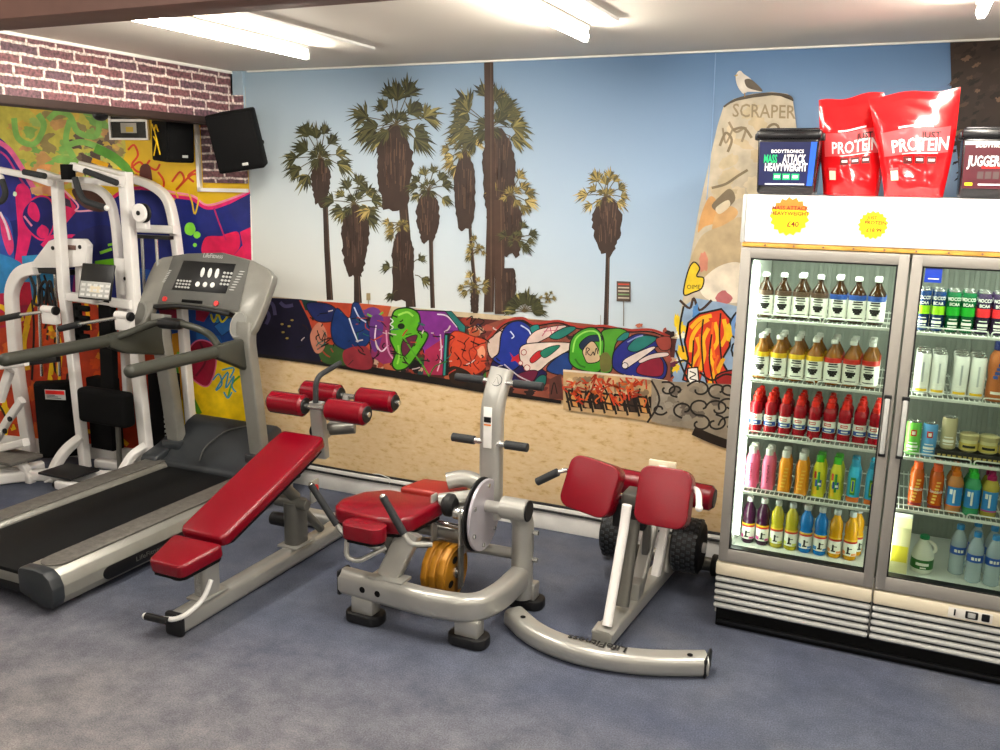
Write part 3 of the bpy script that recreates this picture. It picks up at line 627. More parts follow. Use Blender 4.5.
# bold letters at its foot
Pt.poly([(684, 306), (696, 298), (720, 302), (745, 308), (745, 392), (712, 390), (672, 384), (676, 345)], '#8fa9c6', False)
Pt.stroke([(680, 300), (690, 308), (694, 298), (700, 310), (712, 300)], 2.5, '#3f2b20')
for i in range(22): Pt.blob(rnd.uniform(676, 700), rnd.uniform(312, 380), rnd.uniform(2, 6), rnd.uniform(3, 7), rnd.choice(['#e6c522', '#e9e2cc', '#4f86c2', '#e9b81e', '#dfe7ee']), .8)
Pt.poly(Q((750, 205), (762, 142), (800, 112), (872, 96), (902, 130), (900, 220), (872, 268), (908, 330), (900, 366), (832, 370), (812, 300), (796, 352), (744, 332), (762, 262)), '#d03a1c', False, BK, 2.2)
for q_ in [Q((770, 240), (775, 190), (800, 150), (830, 130)), Q((760, 320), (780, 270), (800, 230), (790, 190)), Q((830, 350), (850, 300), (835, 250), (860, 200), (850, 140)), Q((880, 350), (860, 310), (880, 260)), Q((800, 300), (815, 250), (812, 200), (830, 160)), Q((870, 220), (888, 180), (880, 130)), Q((770, 160), (800, 130), (840, 118))]: Pt.stroke(q_, 4.0, '#efb11e')
for q_ in [Q((800, 180), (805, 240), (790, 300)), Q((845, 140), (840, 200), (850, 260)), Q((862, 250), (850, 290), (866, 340))]: Pt.stroke(q_, 2.6, '#e8651c')
for q_ in [Q((812, 130), (806, 200), (812, 300)), Q((780, 200), (776, 260), (770, 320)), Q((840, 180), (832, 260), (846, 352)), Q((870, 110), (866, 180), (872, 262))]: Pt.stroke(q_, 1.7, BK)
Pt.blob(738, 326, 8, 13, '#6d94cc', .2, line='#17191f', lw=2); Pt.blob(738, 326, 3, 6, '#17191f'); Pt.blob(738, 350, 6, 8, '#89aed6', .2, line='#17191f', lw=2); Pt.blob(729, 332, 3.5, 9, '#e8c01f', .3)
Pt.poly([(716, 376), (732, 370), (745, 374), (745, 390), (722, 388)], '#9c2420', True, '#1a1210', 1.6)
Pt.poly([(688, 368), (698, 367), (700, 388), (687, 387)], '#ece9e0', False, '#171310', 1.6); Pt.stroke([(690, 371), (696, 374), (690, 378), (697, 380)], 1.1, '#171310'); Pt.stroke([(690, 384), (697, 384.5)], 1.3, '#171310')
for q_ in [[(676, 350), (682, 366), (690, 384)], [(684, 306), (680, 330), (684, 352)], [(671, 366), (684, 360), (692, 366)], [(700, 372), (712, 380), (726, 374), (742, 378)]]: Pt.stroke(q_, 2, '#1b1611')
# gull
Pt.poly([(737, 84), (736, 77), (738, 72), (741, 71), (744, 74), (752, 80), (762, 91), (757, 92), (748, 92), (744, 94), (740, 90)], '#d9d2c6', True); Pt.poly([(745, 80), (752, 80), (763, 91), (754, 90), (747, 87)], '#5a5247', True); Pt.stroke([(735, 76), (738, 75)], 1.2, '#c09a3c'); Pt.stroke([(745, 93), (745, 97)], 1, '#9c7a3c')
# dark trunk of a nearer tree at the right end
Pt.poly([(950, 41), (1010, 38), (1030, 200), (1030, 420), (965, 420), (958, 160), (952, 110)], '#33261e')
for i in range(70):
    x, y = rnd.uniform(954, 1005), rnd.uniform(44, 185); Pt.blob(x, y, rnd.uniform(2, 7), rnd.uniform(1, 3), rnd.choice(['#4f3a2c', '#241a15', '#6a5140', '#3d2d24', '#1d1511']), .8, rot=-.5)
Pt.build('beach_mural', wall_back)

# ================================================================ wall_alcove with spray paint
def gpt(s, z, d=0): return GP + GD*s + GN*d + Vector((0, 0, z))
def gbox(mb, s0, s1, z0, z1, d0, d1, m, bev=0):
    T = basis(GP, GD, (0, 0, 1)); n = T.to_3x3() @ Vector((0, 0, 1)); sg = 1 if n.dot(GN) > 0 else -1
    a, c = sorted((d0*sg, d1*sg)); mb.box(s0, s1, z0, z1, a, c, m, bev, T)
mat('spray_yellow', '#e9bd12', .6, var=.12, scale=5)
b = MB(); gbox(b, 0, 2.9, 0, 2.45, -.1, 0, M('spray_yellow')); wall_g = struct('wall_left', b)
G = Paint(GP, GN)
G.poly([(256, 296), (256, 440), (-30, 470), (-30, 290)], '#b83a18')
# hazy top
G.poly([(-30, 104), (60, 104), (110, 112), (125, 140), (120, 165), (90, 185), (40, 190), (-30, 190)], '#c9bf54', True)
for i in range(60): G.blob(rnd.uniform(12, 125), rnd.uniform(112, 182), rnd.uniform(5, 14), rnd.uniform(3, 7), rnd.choice(['#8fb85c', '#a7c266', '#c9a25c', '#9a8a56', '#7eae58', '#d6b54e', '#b8c46a', '#c99a60']), .6, rot=rnd.uniform(-.6, .6))
for i in range(14): G.blob(rnd.uniform(72, 118), rnd.uniform(134, 172), rnd.uniform(4, 10), rnd.uniform(3, 7), rnd.choice(['#6f5d50', '#7a6655', '#59483f']), .6, rot=.5)
for q_ in [[(14, 118), (18, 138), (34, 144), (44, 126), (38, 114)], [(48, 120), (58, 112), (70, 116), (78, 132), (96, 136), (98, 118), (84, 112)], [(60, 150), (80, 142), (104, 150), (124, 165), (128, 178)], [(46, 166), (64, 160), (84, 168), (100, 180)], [(70, 120), (66, 140), (74, 158)]]:
    G.stroke(q_, 6, '#86bd5e')
G.stroke([(95, 148), (112, 156), (126, 168), (132, 180)], 9, '#5a9c34'); G.stroke([(92, 160), (108, 166)], 5, '#e2a90f')
for i in range(8): G.blob(rnd.uniform(40, 75), rnd.uniform(165, 190), rnd.uniform(6, 11), rnd.uniform(4, 7), rnd.choice(['#dc9a5c', '#d98f6a', '#c9b05c']), .5)
# right scribbles
for q_ in [[(128, 150), (134, 145), (138, 155), (132, 165), (140, 172), (150, 160)], [(131, 168), (140, 162), (146, 172), (141, 182), (136, 174)], [(150, 178), (152, 192), (160, 196), (164, 182), (158, 172)], [(172, 182), (180, 172), (184, 180), (176, 190), (190, 176), (196, 174)], [(196, 170), (188, 176), (194, 182)], [(148, 166), (156, 170), (160, 164)]]: G.stroke(q_, 2.2, '#d8431c')
G.poly([(140, 168), (150, 166), (152, 190), (142, 196)], '#5c2c24', True)
# magenta edge and dark blue mass
BL = '#14206e'; MG = '#e01e6a'
G.poly([(-30, 195), (18, 192), (40, 196), (60, 196), (78, 200), (100, 204), (112, 196), (128, 190), (150, 190), (178, 196), (193, 200), (208, 208), (232, 202), (251, 193), (254, 300), (-30, 300)], BL)
G.stroke([(112, 198), (128, 189), (150, 189), (172, 196), (192, 199), (208, 208), (230, 202), (252, 193)], 3.5, MG); G.stroke([(150, 186), (172, 192), (193, 196), (207, 205), (230, 199), (252, 190)], 2, '#f08fae')
G.poly([(205, 238), (222, 236), (226, 234), (238, 232), (240, 246), (234, 255), (252, 238), (254, 262), (206, 258)], '#d01a4e', True); G.stroke([(214, 208), (220, 225), (226, 240)], 1.5, '#b01f5a')
G.poly([(226, 206), (251, 193), (252, 232), (240, 228)], '#1c2468'); G.poly([(240, 232), (253, 226), (254, 262), (246, 262)], '#c81a50')
G.poly([(-30, 130), (0, 138), (18, 160), (32, 185), (34, 205), (16, 220), (-30, 215)], '#2b2f88', True); G.stroke([(-10, 138), (8, 148), (22, 168), (34, 188), (42, 192)], 5, '#e86a9c'); G.stroke([(-10, 146), (6, 156), (18, 175), (28, 190)], 2, '#c23a84')
G.poly([(16, 188), (30, 190), (32, 230), (24, 262), (14, 270), (18, 235)], MG, True); G.poly([(-20, 215), (8, 218), (14, 250), (10, 262), (-20, 262)], '#3153ae', True); G.poly([(0, 214), (8, 224), (14, 246), (9, 255), (2, 236)], '#e03a7a', True); G.stroke([(0, 212), (6, 225), (10, 240)], 2.4, '#f0d8e4')
G.poly([(26, 205), (40, 196), (52, 202), (54, 225), (44, 240), (30, 232), (22, 218)], '#1a1f6e', True, MG, 1.8); G.poly([(30, 203), (36, 204), (40, 215), (37, 222), (28, 214)], MG, True); G.blob(43, 232, 6, 7, MG, .2); G.stroke([(24, 216), (32, 226)], 2, '#e98ab0'); G.stroke([(56, 236), (50, 238), (42, 246)], 4, MG)
G.poly([(60, 186), (76, 206), (76, 212), (64, 226), (60, 222)], '#d81e5c', False); G.stroke([(62, 188), (78, 205), (76, 211), (96, 210)], 1.8, '#f2a6bc'); G.poly([(72, 190), (90, 188), (104, 194), (112, 206), (100, 212), (82, 206)], '#54362e', True)
G.poly([(62, 196), (70, 200), (72, 208), (64, 205)], '#3c2f42'); G.poly([(30, 188), (42, 186), (43, 195), (32, 194)], '#dba878')
G.stroke([(64, 238), (72, 236), (84, 240), (92, 256), (91, 262)], 3.5, '#d81e6a'); G.poly([(70, 240), (100, 225), (120, 235), (122, 262), (84, 262)], '#171d5c', True)
for q_ in [[(188, 190), (192, 202), (195, 214), (199, 196), (196, 184)], [(170, 196), (175, 200)], [(176, 192), (178, 198)]]: G.stroke(q_, 1.6, '#e6c21e')
G.blob(190, 229, 5.5, 6.5, '#83d83e', .1); G.blob(197, 235, 3.5, 3.5, '#83d83e', .1); G.blob(195, 245, 2, 2, '#83d83e'); G.stroke([(100, 253), (112, 249)], 3, '#8fd63a'); G.stroke([(108, 245), (113, 244)], 2.5, '#8fd63a')
for p_ in [(14, 172), (15, 194), (60, 200)]: G.blob(*p_, 2, 2.5, '#cfe6c8', .2)
# lower panels
G.poly([(-30, 252), (20, 262), (26, 292), (-30, 300)], '#2d86c4', True); G.poly([(22, 256), (48, 254), (54, 300), (24, 300)], '#3a9ad0'); G.poly([(50, 272), (64, 272), (64, 298), (52, 300)], '#3a9ad0')
G.poly([(84, 256), (92, 256), (93, 268), (85, 268)], '#3684c0'); G.poly([(95, 261), (116, 258), (116, 272), (95, 271)], '#79cf22')
G.poly([(-30, 298), (15, 292), (24, 282), (32, 300), (30, 320), (-30, 330)], '#b01644', True)
G.poly([(17, 282), (30, 282), (33, 304), (18, 306)], '#d31440'); G.poly([(74, 275), (80, 275), (78, 300), (72, 296)], '#8c1a64')
for q_ in [[(-10, 305), (4, 308), (14, 320), (24, 318)], [(30, 312), (26, 330), (22, 350)], [(38, 296), (30, 310), (26, 326)], [(50, 326), (54, 345), (50, 380)], [(56, 330), (60, 350), (58, 380)], [(28, 325), (24, 345), (28, 370)], [(50, 290), (62, 294), (72, 310)], [(40, 350), (44, 372)], [(112, 310), (114, 335), (110, 350)], [(8, 360), (4, 400), (14, 430)], [(0, 408), (8, 412), (4, 440)]]: G.stroke(q_, 5, '#f0c516')
for q_ in [[(36, 285), (46, 292), (42, 305), (50, 312), (44, 330)], [(52, 284), (48, 300), (58, 318)], [(44, 275), (50, 290), (62, 302)], [(56, 330), (54, 360), (58, 385)], [(48, 330), (46, 360)], [(-4, 400), (6, 420), (0, 450)], [(32, 300), (34, 330), (32, 380)], [(66, 305), (70, 340), (66, 390)]]: G.stroke(q_, 2.2, '#1c120c')
for i in range(40): G.blob(rnd.uniform(-10, 120), rnd.uniform(318, 440), rnd.uniform(3, 8), rnd.uniform(3, 9), rnd.choice(['#cf4a14', '#a82a12', '#d8601c', '#8c2410', '#e08a1c']), .7)
for q_ in [[(86, 300), (90, 330)], [(96, 300), (104, 318), (98, 340)], [(108, 292), (100, 305)], [(80, 430), (120, 436)], [(104, 400), (106, 445)], [(112, 430), (128, 445)]]: G.stroke(q_, 4, '#f0b01a')
# right lower: blue, dark heart, yellow field
G.poly([(140, 268), (255, 290), (256, 330), (212, 352), (140, 350)], '#17458e'); G.poly([(156, 298), (176, 300), (182, 322), (164, 330)], '#8c1838'); G.poly([(196, 302), (214, 306), (204, 322), (196, 320)], '#a01c3c'); G.poly([(228, 300), (256, 300), (256, 322), (232, 325)], '#a8183a')
G.poly([(214, 326), (226, 318), (240, 318), (236, 326), (222, 336)], '#2f6fb8', False, '#15284e', .8); G.poly([(196, 330), (220, 336), (226, 352), (198, 352)], '#1f61a8')
G.poly([(184, 345), (214, 347), (256, 352), (256, 440), (175, 440)], '#e8c312'); G.poly([(160, 336), (182, 332), (184, 400), (160, 400)], '#c88a14')
G.poly([(190, 348), (200, 340), (214, 346), (216, 366), (208, 386), (194, 380), (186, 366)], '#8f1430', True, '#d86a8c', 1.4); G.stroke([(200, 342), (206, 360), (196, 376)], 2, '#5e0f24')
G.stroke([(168, 350), (176, 372), (172, 386)], 6, '#3f8f2c'); G.stroke([(187, 388), (194, 402), (200, 414)], 5, '#57961f'); G.stroke([(228, 398), (232, 384), (240, 376)], 2, '#57961f'); G.stroke([(180, 352), (178, 366)], 6, '#6fae3b')
for q_ in [[(213, 380), (219, 374), (222, 384), (216, 390), (228, 372), (226, 388), (234, 376), (232, 386), (236, 392)], [(222, 370), (234, 368), (230, 378)], [(224, 392), (228, 398), (232, 392)], [(210, 318), (218, 322), (216, 314)]]: G.stroke(q_, 1.7, '#3391b8')
for q_ in [[(211, 314), (214, 322), (218, 314), (222, 322), (228, 316)], [(216, 310), (226, 312)]]: G.stroke(q_, 2, '#d8c81c')
G.stroke([(251, 196), (254, 330)], 1.6, '#e8e4de', sm=False)
# brick print patch under the beam
G.build('spray_painting', wall_g)

# brick clad down-stand at the right end of the alcove wall, with white edging
def gz(px, py, d=0):
    p = on_plane(px, py, GP+GN*d, GN); return (p-GP).dot(GD), p.z
b = MB(); s1, z1 = gz(200, 160, .02); gbox(b, .004, gz(202, 160, .02)[0], gz(220, 183, .02)[1], 2.40, .001, .02, M('brick_panel')); t1 = struct('trim_1', b)
s0 = gz(196, 150, .02)[0]; zb = gz(220, 187, .02)[1]
b = MB(); gbox(b, s0-.02, s0, zb-.03, 2.36, .001, .03, M('white_gloss')); gbox(b, .004, s0, zb-.03, zb-.008, .001, .03, M('white_gloss')); struct('trim_2', b)

# dropped brick beam between the room and the alcove
b = MB(); b.box(-3.90, -3.782, YF, YB-.001, 2.262, CEIL-.001, M('brick_beam')); beam = struct('trim_3', b)
b = MB(); b.box(-3.915, -3.776, YF, YB-.002, 2.222, 2.262, M('board_dark'), .004); struct('bottom_board', b, beam)
b = MB(); b.box(-3.781, -3.765, YF, YB-.002, CEIL-.016, CEIL-.001, M('white_gloss')); b.box(-3.781, -3.768, YB-.02, YB-.002, 2.26, CEIL-.016, M('white_gloss')); struct('edging', b, beam)
# side of the mural wall that returns to the beam
b = MB(); b.box(-3.781, XC-.001, YB-.02, YB+.1, 2.262, CEIL-.001, M('printed_sky')); struct('trim_4', b)
# brown boxed beam across the ceiling
b = MB(); b.box(-3.781, XR-.001, 2.13, 2.30, 2.402, CEIL-.001, M('beam_brown'), .004); struct('trim_5', b)
b = MB(); b.box(XC+.03, XR-.001, YB-.018, YB-.001, CEIL-.010, CEIL-.001, M('white_gloss'), .002); struct('trim_6', b)
b = MB(); b.box(XR-.02, XR-.001, YF, YB-.02, 0, .1, M('white_gloss'), .003); struct('baseboard_right', b)

# baseboard of the mural wall
b = MB(); b.box(XC, XR-.001, YB-.02, YB-.001, 0, .115, M('white_gloss'), .004); bb = struct('baseboard_back', b)
b = MB(); b.box(XC+.02, XR-.03, YB-.026, YB-.0005, .116, .14, M('white_gloss'), .003); struct('conduit', b, bb)
b = MB(); gbox(b, .0, 2.6, 0, .1, .001, .02, M('white_gloss')); struct('baseboard_left', b)
b = MB(); pts = [Vector((XC+.02+.25*i, YB-.012, .146+.0025*math.sin(i*1.7))) for i in range(17)]
b.tube(pts, .0075, M('black_rubber')); pts2 = [p+Vector((0, -.016, -.032)) for p in pts]; b.tube(pts2, .0065, M('black_rubber')); 
cb = obj('power_cable', b); tag(cb, 'pair of thin black cables running along the top of the white baseboard under the mural', 'cable')
b = MB(); p0 = at(389, 478, Y=YB-.03)
b.tube([at(366, 474, Y=YB-.01), at(380, 474, Y=YB-.012), at(391, 479, Y=YB-.03), at(389, 484, Y=YB-.03), at(390, 492, Y=YB-.04), at(398, 500, Y=YB-.06), at(402, 506, Y=YB-.06)], .0025, M('white_plastic'), .03); lo = obj('thin_wire', b)
tag(lo, 'thin white wire looping down over the baseboard behind the red machine seat', 'wire')

# ceiling lamps
def ceiling_lamp(x, y0, y1, label):
    t = thing('ceiling_light', label, 'ceiling light', (x, (y0+y1)/2, CEIL), 'fluorescent tubes on the ceiling')
    b = MB(); b.box(x-.022, x+.022, y0+.02, y1-.02, CEIL-.022, CEIL-.001, M('white_plastic'), .006); obj('housing', b, t)
    b = MB(); b.cyl((x, y0+.02, CEIL-.045), (x, y1-.02, CEIL-.045), .018, M('tube_lamp')); obj('tube', b, t)
    b = MB(); b.box(x-.012, x+.012, y0, y0+.025, CEIL-.066, CEIL-.02, M('white_plastic'), .003); b.box(x-.012, x+.012, y1-.025, y1, CEIL-.066, CEIL-.02, M('white_plastic'), .003); obj('end_cap', b, t)
ceiling_lamp(-2.71, 2.55, 3.73, 'long glowing fluorescent tube on the ceiling above the treadmill, leftmost lamp')
ceiling_lamp(-1.26, 2.5, 3.63, 'glowing fluorescent tube on the ceiling above the plate loaded machine, middle lamp')
ceiling_lamp(.165, 2.5, 3.56, 'glowing fluorescent tube at the top right corner above the drinks fridge')
# conduit lines on the ceiling
b = MB(); b.box(-2.42, -2.405, 2.45, 3.85, CEIL-.012, CEIL-.001, M('white_plastic')); b.box(-1.1, -1.085, 2.45, 3.5, CEIL-.012, CEIL-.001, M('white_plastic')); struct('trim_7', b)

# window high on the alcove wall
mat('window_dark', '#2c2a26', .15, var=.5, scale=12); mat('window_pale', '#a9a493', .3, var=.2)  # dark reflections in the glass are put into its mottled colour
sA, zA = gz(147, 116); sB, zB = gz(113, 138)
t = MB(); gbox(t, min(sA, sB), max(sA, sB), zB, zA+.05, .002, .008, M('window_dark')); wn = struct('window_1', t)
t = MB(); e = .012; a_, c_ = min(sA, sB), max(sA, sB)
for (u0, u1, v0, v1) in ((a_-e, a_, zB-e, zA+.05), (c_, c_+e, zB-e, zA+.05), (a_, c_, zB-e, zB), (a_, c_, zA-.035, zA-.02)): gbox(t, u0, u1, v0, v1, .002, .02, M('white_gloss'))
struct('window_frame', t, wn)
t = MB(); u0, v0 = gz(122, 133); u1, v1 = gz(137, 123); gbox(t, min(u0, u1), max(u0, u1), min(v0, v1), max(v0, v1), .0082, .0095, M('window_pale'))
mat('window_yellow', '#c9a818', .5); u0, v0 = gz(127, 132); u1, v1 = gz(134, 127); gbox(t, min(u0, u1), max(u0, u1), min(v0, v1), max(v0, v1), .0097, .0105, M('window_yellow')); struct('window_pane', t, wn)

# speakers
def speaker(name, label, c, w, d, h, rz, tilt, roll=0, side=None):
    t = thing(name, label, 'speaker', c)
    T = Matrix.Translation(c) @ Matrix.Rotation(R(rz), 4, 'Z') @ Matrix.Rotation(R(tilt), 4, 'X') @ Matrix.Rotation(R(roll), 4, 'Y')
    b = MB(); b.prism([(-w/2, -d/2), (w/2, -d/2), (w*.36, d/2), (-w*.36, d/2)], h, M('black_matt'), T @ Matrix.Translation((0, 0, -h/2)), .012); cab = obj('cabinet', b, t)
    b = MB(); b.box(-w/2+.012, w/2-.012, -d/2-.008, -d/2, -h/2+.015, h/2-.015, M('black_matt'), .004, T); obj('grille', b, t)
    b = MB(); b.box(-.018+w*.12, .018+w*.12, -d/2-.012, -d/2-.008, -h/2+.03, -h/2+.045, M('light_grey'), .001, T); obj('badge', b, t)
    if side:
        b = MB()
        for q_ in side: b.tube([T @ Vector(p) for p in q_], .005, M('spray_yellow'), .01)
        obj('painted_tag', b, t)
    return t, T
sp, T = speaker('wall_speaker', 'large black tilted loudspeaker mounted high at the left end of the palm mural', at(240, 140, Y=4.2), .28, .18, .33, 20, 10, -9)
b = MB(); c_ = at(240, 140, Y=4.2); b.tube([c_+Vector((-.03, .05, 0)), c_+Vector((-.04, .14, .0)), Vector((c_.x-.03, YB-.004, c_.z))], .015, M('black_plastic')); obj('bracket', b, sp)
cc = at(171, 141, Y=4.17)
sp2, T = speaker('wall_speaker', 'smaller black loudspeaker with yellow sprayed side hanging over the graffiti wall', cc, .19, .2, .24, 76, 4)
b = MB(); gp = on_plane(171, 141, GP, GN); b.tube([cc+Vector((-.02, .04, .05)), cc+Vector((-.04, .2, .05))], .014, M('black_plastic')); obj('bracket', b, sp2)
b = MB(); Tl = T
for q_ in [[(-.104, -.05, -.08), (-.098, -.01, 0), (-.092, .03, .07)], [(-.09, .04, -.09), (-.1, -.01, -.01), (-.094, .03, .02)], [(-.1, -.03, .05), (-.096, 0, .09), (-.09, .03, .05), (-.09, .05, .09)]]: b.tube([T @ Vector(p) for p in q_], .004, M('spray_yellow'), .01)
obj('painted_tag', b, sp2)
b = MB(); dc = at(100, 110, X=-3.87); b.sphere((dc.x, dc.y, 2.221), .04, M('black_plastic'), (1, 1, .8)); dm = obj('dome_camera', b); tag(dm, 'small black dome fixed under the brick clad beam above the graffiti wall', 'camera dome')

b = MB(); b.box(XL-.1, XL, YF, GE.y, 0, 2.42, M('white_paint')); struct('wall_left', b)
# ================================================================ treadmill
XM = -3.72
tm = thing('treadmill', 'large grey treadmill with a black running belt and raised display console', 'treadmill', (XM, 3.3, 0))
b = MB(); b.box(XM-.26, XM+.26, 2.5, 3.98, .15, .172, M('belt'), .008); obj('running_belt', b, tm)
def railprof(s):
    return [(XM+s*.265, .175), (XM+s*.28, .192), (XM+s*.36, .196), (XM+s*.42, .19), (XM+s*.455, .165), (XM+s*.475, .12), (XM+s*.475, .07), (XM+s*.46, .035), (XM+s*.40, .03), (XM+s*.265, .08)]
def xz_prism(mb, prof, y0, y1, m, bev=0):
    T = basis((0, y0, 0), (1, 0, 0), (0, 0, 1)); sg = T.to_3x3() @ Vector((0, 0, 1))
    mb.prism(prof, (y1-y0)*(1 if sg.y > 0 else -1), m, T, bev)
for s in (1, -1):
    b = MB(); xz_prism(b, railprof(s), 2.55, 4.2, M('tread_silver'), .004); so = obj('side_cover', b, tm)
    b = MB(); xz_prism(b, [(x+(.003 if (x-XM)*s > .3 else -.003)*s, z+.003*(1 if z > .1 else -1)) for x, z in railprof(s)], 2.49, 2.555, M('dark_grey'), .008); obj('end_cap', b, tm)
    b = MB(); b.box(min(XM+s*.29, XM+s*.425), max(XM+s*.29, XM+s*.425), 2.62, 3.95, .190, .2, M('rail_grey'), .004)
    # round the front end of the rubber strip
    b.lathe([(0, .19), (.066, .19), (.066, .1985), (0, .2)], M('rail_grey'), Matrix.Translation((XM+s*.3575, 2.62, 0))); obj('foot_rail', b, tm)
    if s == 1:
        b = MB(); xo = XM+.476
        n = 10; pts = [(2.80+.035*math.cos(R(a)), .085+.032*math.sin(R(a))) for a in range(90, 271, 18)] + [(3.3+.035*math.cos(R(a)), .085+.032*math.sin(R(a))) for a in range(-90, 91, 18)]
        T = basis((xo-.002, 0, 0), (0, 1, 0), (0, 0, 1)); b.prism(pts, .005, M('black_plastic'), T, .001)
        b.text('LifeFitness', .034, basis((xo+.0035, 3.05, .087), (0, 1, 0), (0, 0, 1)), M('silver_dark'), sx=1.3); obj('side_badge', b, so)
b = MB(); b.box(XM-.27, XM+.27, 2.505, 2.54, .1, .165, M('tread_silver'), .01); b.box(XM-.27, XM+.27, 2.51, 2.6, .05, .1, M('black_plastic'), .01); obj('rear_roller_bar', b, tm)
b = MB(); b.box(XM-.3, XM+.3, 2.6, 4.0, .06, .15, M('black_matt'), .01); obj('deck', b, tm)
for s in (-1, 1):
    for y in (2.68, 3.95):
        b = MB(); b.cyl((XM+s*.38, y, 0), (XM+s*.38, y, .05), .035, M('black_rubber')); obj('foot', b, tm)
# motor hood
b = MB(); T = basis((XM, 0, 0), (0, 1, 0), (0, 0, 1)); 
prof = [(3.93, .12), (3.93, .2), (3.98, .215), (4.08, .30), (4.17, .40), (4.25, .43), (4.30, .40), (4.32, .3), (4.32, .06), (4.0, .06)]
sg = (T.to_3x3() @ Vector((0, 0, 1))).x
b.prism(prof, .66*sg, M('dark_grey'), Matrix.Translation((-.33, 0, 0)) @ T, .02); hd = obj('motor_hood', b, tm)
b = MB()
for s in (-1, 1):
    a_ = [(3.9, .19), (3.92, .225), (4.05, .26), (4.2, .33), (4.3, .3), (4.3, .1), (3.95, .1)]
    b.prism(a_, .13*sg, M('dark_grey'), Matrix.Translation((s*.40-.065, 0, 0)) @ T, .015)
obj('hood_wing', b, tm)
b = MB(); b.tube([(XM-.05, 3.975, .222), (XM-.08, 4.05, .285), (XM+.02, 4.14, .385), (XM+.2, 4.22, .432)], .004, M('console_grey'), .05); obj('hood_ridge', b, hd)
# uprights
for s in (-1, 1):
    b = MB(); x = XM+s*.325; b.tube([(x, 4.09, .22), (x, 4.05, .6), (x, 4.0, 1.0), (x, 4.02, 1.1)], .04, M('tread_silver'), .1, sec=(.1, .075), up=(0, 1, 0)); obj('upright', b, tm)
    b = MB(); b.box(x-.07, x+.07, 4.02, 4.17, .24, .30, M('dark_grey'), .015); obj('upright_collar', b, tm)
# console
CPt = Vector((0, 3.97, 1.02)); CD = Vector((0, .19, .45)).normalized(); CN = Vector((0, -CD.z, CD.y))
def cpl(px, py): 
    p = on_plane(px, py, CPt, CN); return (p.x, (p-CPt).dot(CD))
TC = basis(CPt, (1, 0, 0), CD)
def cprism(mb, pts, d0, d1, m, bev=0, sm=False):
    mb.prism([cpl(*p) for p in pts], d1-d0, m, TC @ Matrix.Translation((0, 0, d0)), bev)
outer = [(154, 262), (162, 257), (186, 253), (222, 252), (252, 260), (267, 268), (273, 275), (272, 281), (262, 310), (254, 328), (247, 338), (240, 341), (232, 339), (229, 333), (230, 325), (237, 315), (230, 312), (200, 306.5), (176, 304), (153, 305), (147, 318), (142, 327), (136, 329), (131, 325), (132, 318), (139, 300), (147, 277)]
b = MB(); cprism(b, outer, -.055, 0, M('tread_silver'), .012); con = obj('console', b, tm)
b = MB(); cprism(b, [(174, 256), (188, 253.8), (222, 253), (250, 261), (247, 275), (239, 312), (228, 310.5), (200, 305.5), (176, 303), (158, 303.5), (164, 285)], .0, .008, M('console_grey'), .003); obj('console_face', b, con)
b = MB(); cprism(b, [(185, 261), (237, 264.5), (226.6, 294), (173, 290)], .008, .011, M('black_plastic'), .001); scr = obj('display', b, con)
b = MB()
def cblob(mb, px, py, r, d, m, h=.003, ry=None):
    x, y = cpl(px, py); n = 14; mb.prism([(x+r*math.cos(2*math.pi*i/n), y+(ry or r)*math.sin(2*math.pi*i/n)) for i in range(n)], h, m, TC @ Matrix.Translation((0, 0, d)))
for i in range(5):
    for j in range(3): cblob(b, 179.5+i*3.0-j*.9, 281+j*3.1+i*.25, .0085, .0112, M('light_grey'), ry=.006)
for i in range(3):
    for j in range(4): cblob(b, 226+i*3.4-j*1.2, 273.5+j*3.7+i*.3, .0095, .0112, M('light_grey'), ry=.007)
for i in range(3): cblob(b, 204+i*7.2, 273+i*.5, .014, .0112, M('white_plastic'), ry=.03); cblob(b, 199+i*7.4, 284.8+i*.4, .016, .0112, M('white_plastic'))
obj('keypad', b, scr)
b = MB()
for i in range(8): cblob(b, 171-i*.9, 271+i*1.6, .012, .0082, M('light_grey'), .001, .003); cblob(b, 243-i*1.5, 272+i*2.6, .02, .0082, M('light_grey'), .001, .003)
obj('printed_scale', b, con); b = MB()
b.text('LifeFitness', .04, TC @ Matrix.Translation((*cpl(214, 256.5), .009)), M('light_grey'), sx=.9); obj('lettering', b, con)
b = MB(); x0, y0 = cpl(183, 299.5); x1, y1 = cpl(203, 304.5); b.box(x0, x1, y1, y0, .007, .0095, M('black_matt'), .002, TC); obj('reading_slot', b, con)
for p_ in ((166, 299.5), (217.5, 304)):
    b = MB(); cblob(b, *p_, .016, .008, M('red_button'), .008); obj('stop_button', b, con)
for p_ in ((139, 314), (238.5, 324.5)):
    b = MB(); cblob(b, *p_, .058, .0005, M('cup_silver'), .004, .08); cblob(b, *p_, .05, .0046, M('silver_dark'), .001, .07); obj('cup_holder', b, con)
b = MB(); cprism(b, [(153, 304), (176, 303.5), (200, 306), (230, 311.5), (228, 316), (200, 309), (176, 307), (152, 308)], -.05, -.002, M('black_plastic'), .004); obj('console_lip', b, con)
